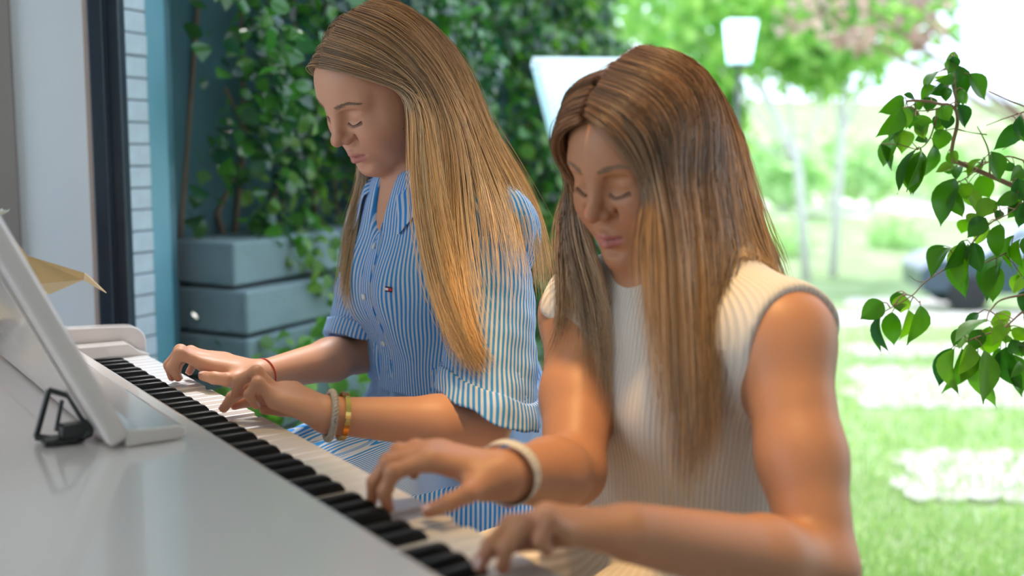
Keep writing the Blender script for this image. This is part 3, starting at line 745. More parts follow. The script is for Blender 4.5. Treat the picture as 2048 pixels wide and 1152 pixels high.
# ------------------------------------------------------------------ bouquet in brown paper leaning behind the music desk, far end
m_kraft = mat('kraft_paper', (.50,.34,.15), .8, noise=(18,.14), bump=(50,.3,.002))
m_kraft2 = mat('kraft_paper_inside', (.62,.47,.28), .8, noise=(18,.1))
m_petal = mat('white_petal', (.80,.80,.72), .6, noise=(30,.05)); m_stalk = mat('flower_stalk', (.16,.25,.07), .7, noise=(30,.2))
m_dry = mat('dry_twig', (.40,.20,.12), .8, noise=(40,.2))
bq = empty('bouquet', (-.24, .02, .772), 'bouquet of white flowers wrapped in brown kraft paper behind the music desk', 'bouquet')
base = np.array([-.27, -.02, .776])
def paper(pts, tri, name, m):
    o = meshobj(name, pts, tri, m, bq, smooth=False)
    sd = o.modifiers.new('thick', 'SOLIDIFY'); sd.thickness = .0012
    return o
zp = 1.74
T0, T1, T2, T3 = at(20, 470, zp), at(55, 512, zp), at(168, 546, zp), at(166, 560, zp)
B0, B1 = at(64, 570, zp-.02), at(75, 590, zp-.03)
tip0, tip = at(178, 560, zp-.02), at(212, 586, zp-.05)
bk0 = base+np.array([-.04, .05, .0]); bk1 = base+np.array([.03, .02, .0])
paper([T0, T1, T2, T3, B0, base+np.array([.0, .03, .02]), bk0, T0+np.array([-.08, .02, .04])], [(0, 1, 4, 5), (1, 2, 3, 4), (0, 5, 6, 7)], 'paper_wrap', m_kraft)
paper([B0, T3, B1+np.array([.02, 0, 0]), B1, bk1, base+np.array([.0, .02, .01])], [(0, 1, 2, 3), (0, 3, 4, 5)], 'paper_fold', m_kraft2)
paper([T2, T3, tip, tip0+np.array([0, 0, .006])], [(0, 1, 2, 3)], 'paper_corner', m_kraft2)
# wrapped cone body behind
cone = MB(); ax0 = base; ax1 = at(-70, 560, 1.78)
cone.tube([ax0, ax0*.5+ax1*.5, ax1], [.03, .065, .105], 14, False); o = cone.obj('paper_cone', m_kraft, bq, True)
for k, (px, py, z, r) in enumerate(((-4, 432, 1.77, .020), (-40, 415, 1.80, .024), (-75, 440, 1.78, .022), (-55, 462, 1.74, .02), (-20, 458, 1.82, .018))):
    c = at(px, py, z); mb = MB()
    for j in range(12):
        a = 2*PI*j/6+(.5 if j >= 6 else 0); rr = r*(1 if j < 6 else .6); up_ = .35 if j < 6 else .9
        d = np.array([math.cos(a), math.sin(a), up_]); d /= np.linalg.norm(d); s_ = np.cross(d, [0, 0, 1]); s_ /= np.linalg.norm(s_); nn = np.cross(s_, d)
        Vp = [c, c+d*rr*.45+s_*rr*.34, c+d*rr*.9+s_*rr*.26+nn*rr*.12, c+d*rr*1.12+nn*rr*.25, c+d*rr*.9-s_*rr*.26+nn*rr*.12, c+d*rr*.45-s_*rr*.34]
        mb.add(Vp, [(0, 1, 2, 3), (0, 3, 4, 5)])
    f = mb.obj('flower', m_petal, bq, True)
    MB().tube([c, c*.5+ax0*.5+np.array([0, 0, .02]), ax0], .0016, 5).obj('stalk', m_stalk, bq)
tw = MB()
for k in range(9): 
    a = at(4+rng.uniform(-8, 10), 445+rng.uniform(0, 40), 1.75); tw.tube([ax1*.6+ax0*.4, a+np.array([0, 0, rng.uniform(-.005, .01)])], .0009, 4)
tw.obj('dry_twigs', m_dry, bq)
# ------------------------------------------------------------------ people
def skinmat(name, base, lip):
    def bld(nt, b, tc):
        a = node(nt, 'ShaderNodeAttribute', attribute_name='tint')
        n = node(nt, 'ShaderNodeTexNoise', i_Scale=45.0, i_Detail=4.0); nt.links.new(tc.outputs['Object'], n.inputs['Vector'])
        mx = node(nt, 'ShaderNodeMix', data_type='RGBA', blend_type='MULTIPLY'); mx.inputs[0].default_value = 1
        rm = node(nt, 'ShaderNodeValToRGB'); rm.color_ramp.elements[0].color = (.93,.91,.90,1); rm.color_ramp.elements[1].color = (1.0,1.0,1.0,1)
        nt.links.new(n.outputs['Fac'], rm.inputs['Fac']); nt.links.new(a.outputs['Color'], mx.inputs[6]); nt.links.new(rm.outputs['Color'], mx.inputs[7])
        nt.links.new(mx.outputs[2], b.inputs['Base Color'])
        n2 = node(nt, 'ShaderNodeTexNoise', i_Scale=420.0, i_Detail=2.0); nt.links.new(tc.outputs['Object'], n2.inputs['Vector'])
        bp = node(nt, 'ShaderNodeBump', i_Strength=.06, i_Distance=.001); nt.links.new(n2.outputs['Fac'], bp.inputs['Height']); nt.links.new(bp.outputs['Normal'], b.inputs['Normal'])
    return mat(name, base, .48, spec=.4, sss=.12, sssr=(.009,.0035,.002), build=bld)
def unit(v): v = np.asarray(v, float); return v/np.linalg.norm(v)
def head_basis(pitch, yaw, roll):
    cf, sf = math.cos(pitch), math.sin(pitch); f = np.array([cf, 0, -sf]); u = np.array([sf, 0, cf]); l = np.array([0, 1., 0])
    cr, sr = math.cos(roll), math.sin(roll); l2 = cr*l+sr*u; u2 = -sr*l+cr*u
    M = np.stack([f, l2, u2], 1); B = np.diag([-1., -1., 1.]); c, s = math.cos(yaw), math.sin(yaw)
    return np.array([[c, -s, 0], [s, c, 0], [0, 0, 1]]) @ B @ M

def build_head(S, o, M, sc):
    """face looking along local f; (f, l, u) local axes in metres, origin between the ears"""
    def P(f, l, u): return o+M @ (np.array([f, l, u])*sc)
    def E(c, r, k, op='u', rot=None):
        R_ = M if rot is None else M @ rot
        S.ell(P(*c), np.array(r)*sc, k*sc, op, R_)
    def K(a, b, ra, rb, k, op='u'): S.cone(P(*a), P(*b), ra*sc, rb*sc, k*sc, op)
    E((-.014, 0, .045), (.098,.073,.083), .01)
    E((.036, 0, .052), (.055,.060,.052), .03)
    E((.028, 0, -.010), (.062,.058,.080), .03)
    for s in (-1, 1):
        K((-.005, s*.052, -.040), (.060, s*.018, -.084), .018, .016, .03)
        E((.055, s*.036, -.018), (.030,.028,.030), .025)
        K((.079, s*.010, .041), (.066, s*.044, .040), .011, .010, .016)
        E((.006, s*.060, .0), (.035,.014,.045), .03)
        E((.030, s*.040, -.040), (.036,.022,.036), .03)
    E((.066, 0, -.055), (.027,.030,.026), .02)
    E((.070, 0, -.087), (.019,.021,.016), .016)
    for s in (-1, 1):
        E((.097, s*.030, .017), (.017,.017,.013), .014, 's')
        E((.0685, s*.0315, .0175), (.0150,.0165,.0135), .004)
    for s in (-1, 1): K((.0885, s*.019, .0275), (.0815, s*.043, .0265), .0016, .0014, .007, 's')
    # nose
    K((.087, 0, .034), (.104, 0, -.006), .0075, .0088, .012)
    E((.1090, 0, -.0135), (.0112,.0104,.0100), .008)
    for s in (-1, 1):
        E((.0968, s*.0118, -.0180), (.0100,.0064,.0076), .005)
        E((.0850, s*.0225, -.0165), (.0032,.0025,.0075), .007, 's')
        E((.1015, s*.0055, -.0255), (.0050,.0028,.0030), .003, 's')
    # lips
    for s in (-1, 1):
        K((.0945, s*.003, -.0475), (.0825, s*.0225, -.0510), .0056, .0028, .005)
        K((.0925, 0, -.0605), (.0815, s*.019, -.0545), .0068, .0032, .006)
    for s in (-1, 1): K((.1010, 0, -.0538), (.0865, s*.0230, -.0515), .0020, .0016, .003, 's')
    E((.0925, 0, -.0735), (.010,.018,.0055), .010, 's')
    for s in (-1, 1):                                       # ears
        E((-.008, s*.074, -.002), (.017,.008,.029), .006, rot=rotm((0,0,1), -s*.35) @ rotm((0,1,0), .2))
        E((-.004, s*.082, .002), (.010,.005,.018), .004, 's', rot=rotm((0,0,1), -s*.35))
    return P

FL = {'index': (.042,.025,.020), 'middle': (.046,.029,.021), 'ring': (.042,.027,.021), 'pinky': (.033,.020,.018)}
FO = {'index': (.0265,.083), 'middle': (.0085,.087), 'ring': (-.0095,.082), 'pinky': (-.0255,.073)}
def finger_fk(base, d, s, n, L, a1, a2, sp, ratio=.65):
    h = d*math.cos(sp)+s*math.sin(sp); P = [base]; a = a1
    for k, l in enumerate(L):
        if k == 1: a += a2
        if k == 2: a += a2*ratio
        P.append(P[-1]+(h*math.cos(a)-n*math.sin(a))*l)
    return P
def finger_ik(base, d, s, n, L, target, a0=(.3, .7, 0.)):
    x = np.array(a0, float); rest = np.array(a0, float)
    def err(x): return np.concatenate([(finger_fk(base, d, s, n, L, *x)[-1]-target)*300, (x-rest)*np.array([.25, .25, .5])])
    for _ in range(60):
        e = err(x); J = np.stack([(err(x+h)-e)/1e-4 for h in np.eye(3)*1e-4], 1)
        x = x-np.linalg.solve(J.T @ J+np.eye(3)*.3, J.T @ e)*.6
        x = np.clip(x, [-.6, -.05, -.5], [1.5, 1.75, .5])
    return x
def build_hand(S, wrist, mcp, side, tips, hs=.92, up=(0, 0, 1)):
    """wrist, knuckle direction, side (+1 left hand, -1 right hand), fingertip targets"""
    d = unit(np.array(mcp)-np.array(wrist)); n = np.array(up, float); n = unit(n-d*(n @ d)); s = unit(np.cross(d, n))*side
    w = np.array(wrist, float); out = {}
    heel = w+d*.012*hs
    for f, (off, ln) in FO.items():
        b = w+(d*ln+s*off)*hs-n*.002*abs(off)/.02
        S.cone(w+d*.006+s*off*.45*hs, b, .0150*hs, .0112*hs, .014)
        L = [l*hs for l in FL[f]]
        a = finger_ik(b, d, s, n, L, np.array(tips[f]))
        J = finger_fk(b, d, s, n, L, *a); R = np.array([.0102, .0088, .0078, .0064])*hs*(.88 if f == 'pinky' else 1)
        for k in range(3): S.cone(J[k], J[k+1], R[k], R[k+1], .004 if k else .008)
        S.ell(J[1], np.array([1, 1, 1])*R[1]*1.07, .004)
        dirn = unit(J[3]-J[2]); nn = unit(np.cross(np.cross(dirn, n), dirn))
        if nn @ n < 0: nn = -nn
        side_ax = unit(np.cross(dirn, nn)); out[f] = (J, dirn, nn, side_ax, R[3])
    # thumb
    c = w+(d*.018+s*.020-n*.010)*hs; T = np.array(tips['thumb'], float); L1, L2, L3 = .040*hs, .032*hs, .026*hs
    v = T-c; dist = np.linalg.norm(v); tot = L1+L2+L3
    dirv = unit(v); bend = s+.25*n; bend = unit(bend-dirv*(bend @ dirv))
    sag = math.sqrt(max(tot**2-min(dist, tot*.995)**2, 0))*.40
    if dist > tot: T = c+dirv*tot*.99
    J = [c, c+dirv*(min(dist, tot)*.40)+bend*sag*.9, c+dirv*(min(dist, tot)*.73)+bend*sag*.75, T]
    S.cone(w+d*.004, J[0], .016*hs, .0155*hs, .014); S.cone(J[0], J[1], .0150*hs, .0108*hs, .014); S.cone(J[1], J[2], .0105*hs, .0096*hs, .004); S.cone(J[2], J[3], .0096*hs, .0074*hs, .003)
    dirn = unit(J[3]-J[2]); nn = n*.5-np.cross(dirn, s)*0+s*.2; nn = unit(nn-dirn*(nn @ dirn)); out['thumb'] = (J, dirn, nn, unit(np.cross(dirn, nn)), .0074*hs)
    return d, n, s, out
def nails(out, m, parent, which=None):
    for f, (J, dirn, nn, sd, r) in out.items():
        c = J[-1]-dirn*r*.15+nn*r*.55; V = []; F = []
        for i in range(6):
            t = -1+2*i/5
            for j in range(5):
                q = -1+2*j/4; wd = r*.78*math.sqrt(max(0, 1-max(t-.2, 0)**2*.9))
                V.append(c+dirn*t*r*.85+sd*q*wd+nn*(r*.50*math.sqrt(max(0, 1-(q*.8)**2))-.10*r*max(t, 0)))
        F = [(i*5+j, i*5+j+1, (i+1)*5+j+1, (i+1)*5+j) for i in range(5) for j in range(4)]
        o = meshobj('fingernail', V, F, m, parent); sd_ = o.modifiers.new('thick', 'SOLIDIFY'); sd_.thickness = .0006

def torso(S, g, grow=0., arms=False):
    q = (1.42, 1, 1); k = .05
    def c3(a, b, ra, rb): S.cone(a, b, ra+grow, rb+grow, k, sc=q)
    c3(g['pelvis'], g['waist'], g['hipr'], g['waistr']); c3(g['waist'], g['chest'], g['waistr'], g['chestr']); c3(g['chest'], g['upper'], g['chestr'], g['chestr']*.86)
    for s in ('L', 'R'):
        S.cone(g['nb']+np.array([.01, 0, -.02]), g['sh'+s], .050+grow, .047+grow, .05)
        S.cone(g['chest']+np.array([-.02, (-.05 if s == 'L' else .05), .02]), g['sh'+s], .062+grow, .044+grow, .05)
        b = g['chest']+np.array([-.062, (-.058 if s == 'L' else .058), g.get('bust', .0)]); S.ell(b, np.array([.050,.052,.055])+grow, .045)
def limbs(S, g):
    for s in ('L', 'R'):
        sh, el, wr = g['sh'+s], g['el'+s], g['wr'+s]; ar = g['armr']
        S.cone(sh, sh*.45+el*.55, ar*1.12, ar, .03); S.cone(sh*.45+el*.55, el, ar, ar*.80, .02)
        fm = el*.68+wr*.32
        S.cone(el, fm, ar*.80, ar*.86, .015); S.cone(fm, wr, ar*.86, ar*.58, .015)
    for s, y in (('L', -1), ('R', 1)):
        hip = g['pelvis']+np.array([0, y*.085, -.01]); kn = g['kn'+s]; an = np.array([kn[0]+.06, kn[1], .085])
        S.cone(hip, kn, .085, .056, .05); S.cone(kn, an*.4+kn*.6, .052, .052, .02); S.cone(an*.4+kn*.6, an, .052, .034, .02); S.cone(an+np.array([.02, 0, -.045]), an+np.array([-.12, 0, -.05]), .032, .026, .02)

def person(tagname, label, g):
    root = empty('person', (g['pelvis'][0], g['pelvis'][1], 0), label, 'person'); g['root'] = root
    S = SDF(); M = head_basis(*g['rot']); g['M'] = M
    P = build_head(S, g['o'], M, g['sc']); g['P'] = P
    S.cone(P(-.034, 0, -.045), g['nb'], .044*g['sc'], .047, .015); S.cone(g['nb'], g['chest']*.25+g['nb']*.75, .048, .066, .04)
    torso(S, g); limbs(S, g)
    g['hands'] = {s: build_hand(S, g['wr'+s], g['mcp'+s], 1 if s == 'L' else -1, g['tips'+s], g['hs'], g.get('up'+s, (0, 0, 1))) for s in ('L', 'R')}
    g['S'] = S
    allp = [g['wrL'], g['wrR'], g['shL'], g['shR'], g['knL'], g['knR'], g['o'], g['elL'], g['elR'], np.array([g['knL'][0]-.05, g['knL'][1], .03])]+[h[3][f][0][-1] for h in g['hands'].values() for f in h[3]]
    lo = np.min(allp, 0)-.14; hi = np.max(allp, 0)+.16; lo[2] = -.01
    V, Q = S.mesh(lo, hi, g.get('h', .0029), 1)
    # local skin colour: lips, cheeks, nose, finger tips
    base = np.array(g['skin']); tint = np.tile(base, (len(V), 1))
    Lc = (V-g['o']) @ M/g['sc']
    def blob(c, r, sy=True):
        q = Lc.copy()
        if sy: q[:, 1] = np.abs(q[:, 1])
        return np.exp(-(((q-np.array(c))/np.array(r))**2).sum(1))
    def mixc(w, c): tint[:] = tint*(1-w[:, None])+np.array(c)*w[:, None]
    mixc(.45*blob((.06, .038, -.022), (.03,.022,.022)), g['blush']); mixc(.5*blob((.11, 0, -.014), (.014,.014,.012)), g['blush'])
    lipw = np.zeros(len(V)); face = (Lc[:, 0] > .07)&(np.abs(Lc[:, 1]) < .027)
    cu = -.0535-.10*np.abs(Lc[:, 1])*.2; top = -.0445-.0003-.30*np.abs(Lc[:, 1])*.0-.25*np.maximum(np.abs(Lc[:, 1])-.004, 0); bot = -.0665+.40*np.maximum(np.abs(Lc[:, 1])-.006, 0)
    lipw = np.clip((top-Lc[:, 2])/.0022+.5, 0, 1)*np.clip((Lc[:, 2]-bot)/.0022+.5, 0, 1)*face*np.clip((.0245-np.abs(Lc[:, 1]))/.003, 0, 1)
    mixc(lipw*.85, g['lip'])
    mixc(.8*np.exp(-((Lc[:, 2]+.0541-.10*np.abs(Lc[:, 1]))/.0013)**2)*face*(np.abs(Lc[:, 1]) < .0235), (.26,.07,.06))  # shade along the crease between the lips, painted into the tint
    for h in g['hands'].values():
        for f, (J, *_r) in h[3].items():
            mixc(.45*np.exp(-(np.linalg.norm(V-J[-1], axis=1)/.012)**2), g['blush']); mixc(.22*np.exp(-(np.linalg.norm(V-J[1], axis=1)/.010)**2), g['blush'])
    m = skinmat('skin_'+tagname, g['skin'], g['lip'])
    body = meshobj('body', V, Q, m, root, attrs={'tint': tint}); g['body'] = body
    mn = mat('nail', (.80,.50,.44), .25, coat=.3, noise=(60,.05))
    for h in g['hands'].values(): nails(h[3], mn, root)
    face_details(g, root)
    return root
def project_face(g, pts, off=.0006):
    """drop points onto the skin"""
    P = np.array(pts, float)
    for _ in range(8):
        d = g['S'](P); gr = g['S'].grad(P, .0015); P = P-(d-off)[:, None]*gr/np.maximum((gr*gr).sum(1), .2)[:, None]
    return P
def strand_mesh(name, C, R, m, parent, attrs=None, n=3):
    """C: S x N x 3 centre lines, R: S x N radii -> thin tubes in one mesh"""
    C = np.asarray(C, float); Sn, N = C.shape[:2]
    T = np.gradient(C, axis=1); T /= np.maximum(np.linalg.norm(T, axis=2), 1e-9)[..., None]
    ref = np.array([.31, .77, .55]); X = ref-T*(T @ ref)[..., None]; X /= np.linalg.norm(X, axis=2)[..., None]; Y = np.cross(T, X)
    V = np.stack([C+(X*math.cos(2*PI*j/n)+Y*math.sin(2*PI*j/n))*R[..., None] for j in range(n)], 2).reshape(-1, 3)
    b = (np.arange(Sn)[:, None]*N+np.arange(N-1)[None])[..., None]*n
    j = np.arange(n); F = np.stack([b+j, b+(j+1) % n, b+n+(j+1) % n, b+n+j], -1).reshape(-1, 4)
    A = {k: np.repeat(np.asarray(a).reshape(Sn, N), n, axis=1).reshape(-1) if np.asarray(a).ndim == 2 else np.repeat(a, N*n) for k, a in (attrs or {}).items()}
    return meshobj(name, V, F, m, parent, attrs=A)
def face_details(g, root):
    if g['id'] == 1:
        q = project_face(g, [g['P'](.036, .075, -.028)], .0002)[0]; nq = unit(g['S'].grad(q[None], .003)[0])
        MB().lathe([(0, .0006), (.0007, .0005), (.0011, 0), (0, -.0004)], q, 10, nq).obj('mole', mat('mole_brown', (.16,.06,.035), .6, noise=(90,.1)), root, True)
    P = g['P']; sc = g['sc']; mb = mat('brow_hair'+str(g['id']), g['brow'], .7, noise=(80,.1)); ml = mat('lash_hair', (.03,.02,.018), .6, noise=(80,.1))
    rs = np.random.RandomState(g['id'])
    for s in (-1, 1):
        n = 300; t = rs.rand(n)**.85; l = s*(.012+.043*t); u = .0385+.006*np.sin(np.minimum(t*1.5, 1)*PI*.6)-.006*np.maximum(t-.6, 0)/.4+rs.normal(size=n)*.0016*(1.15-t)
        A = np.array([P(.098-.02*tt, ll, uu) for tt, ll, uu in zip(t, l, u)]); B = np.array([P(.096-.02*tt, ll+s*.005, uu+.0012) for tt, ll, uu in zip(t, l, u)])
        A = project_face(g, A, .0004); B = project_face(g, B, .0006); C = np.stack([A, (A+B)/2, B], 1)
        strand_mesh('eyebrow', C, np.tile(np.array([.00022, .00024, .0001])*sc, (n, 1)), mb, root)
        n = 22; t = np.linspace(0, 1, n); l = s*(.0190+.0250*t); u = .0098-.0022*np.sin(t*PI)+.0012*t
        A = np.array([P(.092-.010*abs(tt-.3), ll, uu) for tt, ll, uu in zip(t, l, u)]); A = project_face(g, A, .0003)
        fdir = g['M'] @ np.array([.62, 0, -.78]); ldir = g['M'] @ np.array([0, s*1., 0])
        Ln = (.0042+.0026*t)[:, None]*sc; B = A+fdir*Ln*.6+ldir*Ln*(t-.35)[:, None]*.8; Cc = A+fdir*Ln+ldir*Ln*(t-.35)[:, None]*1.1+(g['M'] @ np.array([.5, 0, .35]))*Ln*.3
        strand_mesh('eyelash', np.stack([A, B, Cc], 1), np.tile(np.array([.00032, .00026, .0001])*sc, (n, 1)), ml, root)
        L2 = catmull(A[None, ::2], 40); strand_mesh('lash_line', L2, np.full(L2.shape[:2], (.00040)*sc), ml, root, n=5)

A3 = lambda *v: np.array(v, float)
g1 = dict(id=1, o=A3(.265, -.345, 1.175), rot=tuple(map(math.radians, (33.8, 7.3, -7.4))), sc=.95, nb=A3(.345, -.345, 1.030),
    shL=A3(.370, -.497, .968), shR=A3(.365, -.205, .975), chest=A3(.372, -.345, .880), upper=A3(.362, -.345, .965), waist=A3(.385, -.345, .735), pelvis=A3(.43, -.345, .56),
    hipr=.165, waistr=.125, chestr=.140, armr=.040, bust=-.01,
    elL=at(972, 850, 1.405), wrL=at(660, 831, 1.325), elR=at(720, 706, 1.76), wrR=at(522, 752, 1.565),
    mcpL=at(578, 791, 1.352), mcpR=at(440, 724, 1.575),
    tipsL=dict(index=at(466, 815, 1.378), middle=at(441, 826, 1.355), ring=at(466, 786, 1.335), pinky=at(512, 798, 1.312), thumb=at(486, 815, 1.39)),
    tipsR=dict(index=at(356, 764, 1.528), middle=(-.043, -.258, .749), ring=(-.030, -.240, .749), pinky=(-.005, -.226, .752), thumb=at(406, 752, 1.535)),
    knL=A3(.02, -.45, .53), knR=A3(.02, -.25, .53), hs=.96, skin=(.64,.335,.21), blush=(.60,.20,.13), lip=(.58,.22,.20), brow=(.26,.16,.10), h=.0032)
g2 = dict(id=2, o=A3(.350, -.844, 1.072), rot=tuple(map(math.radians, (22.2, 7.8, -2.1))), sc=.94, nb=A3(.410, -.852, .930),
    shL=A3(.396, -1.029, .888), shR=A3(.365, -.722, .876), chest=A3(.410, -.862, .790), upper=A3(.402, -.862, .872), waist=A3(.42, -.862, .66), pelvis=A3(.45, -.862, .545),
    hipr=.160, waistr=.125, chestr=.138, armr=.045, bust=-.01,
    elL=at(1642, 1135, 1.05), wrL=at(1262, 1066, .91), elR=at(1146, 945, 1.20), wrR=at(1004, 950, 1.04),
    mcpL=at(1115, 1043, .895), mcpR=at(880, 908, 1.04),
    tipsL=dict(index=(-.059, -1.112, .750), middle=(-.062, -1.134, .750), ring=(-.050, -1.152, .750), pinky=at(1128, 1116, .852), thumb=(-.028, -1.072, .752)),
    tipsR=dict(index=at(776, 1016, 1.017), middle=(-.052, -.892, .749), ring=(-.028, -.884, .754), pinky=(-.004, -.893, .766), thumb=at(857, 1022, .998)),
    knL=A3(.05, -.96, .53), knR=A3(.05, -.76, .53), hs=.88, skin=(.53,.25,.13), blush=(.52,.16,.10), lip=(.58,.21,.19), brow=(.36,.22,.14), h=.0035)
person('blue', 'girl with long fair hair in a blue striped shirt dress, playing at the far end', g1)
person('cream', 'girl with long brown hair in a cream ribbed sleeveless dress, playing nearest the camera', g2)
# ------------------------------------------------------------------ clothes
BIG = np.full(3, 1e3)
def clip_fn(S, fn, k=.002): return S._add(fn, -BIG, BIG, k, 'i')
def stripemat(name, c0, c1, period, sharp=2.2, rough=.75, warp=.0):
    def bld(nt, b, tc):
        a = node(nt, 'ShaderNodeAttribute', attribute_name='stripe')
        mu = node(nt, 'ShaderNodeMath', operation='MULTIPLY'); mu.inputs[1].default_value = 2*PI/period
        si = node(nt, 'ShaderNodeMath', operation='SINE'); sh = node(nt, 'ShaderNodeMath', operation='MULTIPLY_ADD'); sh.inputs[1].default_value = sharp; sh.inputs[2].default_value = .45; sh.use_clamp = True
        nt.links.new(a.outputs['Fac'], mu.inputs[0]); nt.links.new(mu.outputs[0], si.inputs[0]); nt.links.new(si.outputs[0], sh.inputs[0])
        mx = node(nt, 'ShaderNodeMix', data_type='RGBA'); mx.inputs[6].default_value = (*c0, 1); mx.inputs[7].default_value = (*c1, 1)
        nt.links.new(sh.outputs[0], mx.inputs[0]); nt.links.new(mx.outputs[2], b.inputs['Base Color'])
        n = node(nt, 'ShaderNodeTexNoise', i_Scale=60.0, i_Detail=3.0); nt.links.new(tc.outputs['Object'], n.inputs['Vector'])
        bp = node(nt, 'ShaderNodeBump', i_Strength=.25, i_Distance=.002); nt.links.new(n.outputs['Fac'], bp.inputs['Height']); nt.links.new(bp.outputs['Normal'], b.inputs['Normal'])
        # thin cotton lets some light through
        t = node(nt, 'ShaderNodeBsdfTranslucent'); ms = node(nt, 'ShaderNodeMixShader'); ms.inputs[0].default_value = .25
        nt.links.new(mx.outputs[2], t.inputs['Color']); out = nt.nodes['Material Output']
        nt.links.new(b.outputs[0], ms.inputs[1]); nt.links.new(t.outputs[0], ms.inputs[2]); nt.links.new(ms.outputs[0], out.inputs['Surface'])
    return mat(name, c0, rough, spec=.25, build=bld)
m_stripe = stripemat('blue_stripe_cotton', (.05,.34,.84), (.72,.79,.90), .0064)
def ribmat(name, c, period):
    def bld(nt, b, tc):
        a = node(nt, 'ShaderNodeAttribute', attribute_name='stripe')
        mu = node(nt, 'ShaderNodeMath', operation='MULTIPLY'); mu.inputs[1].default_value = 2*PI/period
        si = node(nt, 'ShaderNodeMath', operation='SINE'); nt.links.new(a.outputs['Fac'], mu.inputs[0]); nt.links.new(mu.outputs[0], si.inputs[0])
        bp = node(nt, 'ShaderNodeBump', i_Strength=.55, i_Distance=.0012); nt.links.new(si.outputs[0], bp.inputs['Height']); nt.links.new(bp.outputs['Normal'], b.inputs['Normal'])
        mr = node(nt, 'ShaderNodeMapRange'); mr.inputs['From Min'].default_value = -1; mr.inputs['To Min'].default_value = .90
        nt.links.new(si.outputs[0], mr.inputs['Value'])
        mx = node(nt, 'ShaderNodeMix', data_type='RGBA', blend_type='MULTIPLY'); mx.inputs[0].default_value = 1; mx.inputs[6].default_value = (*c, 1)
        nt.links.new(mr.outputs['Result'], mx.inputs[7]); nt.links.new(mx.outputs[2], b.inputs['Base Color'])
    return mat(name, c, .8, spec=.2, build=bld)
m_rib = ribmat('cream_rib_knit', (.78,.71,.62), .0066)
m_button = mat('shirt_button', (.78,.80,.82), .3, coat=.3, noise=(60,.04))
def around(P, c, R=.145): return np.arctan2(P[:, 1]-c[1], -(P[:, 0]-c[0])*1.3)*R

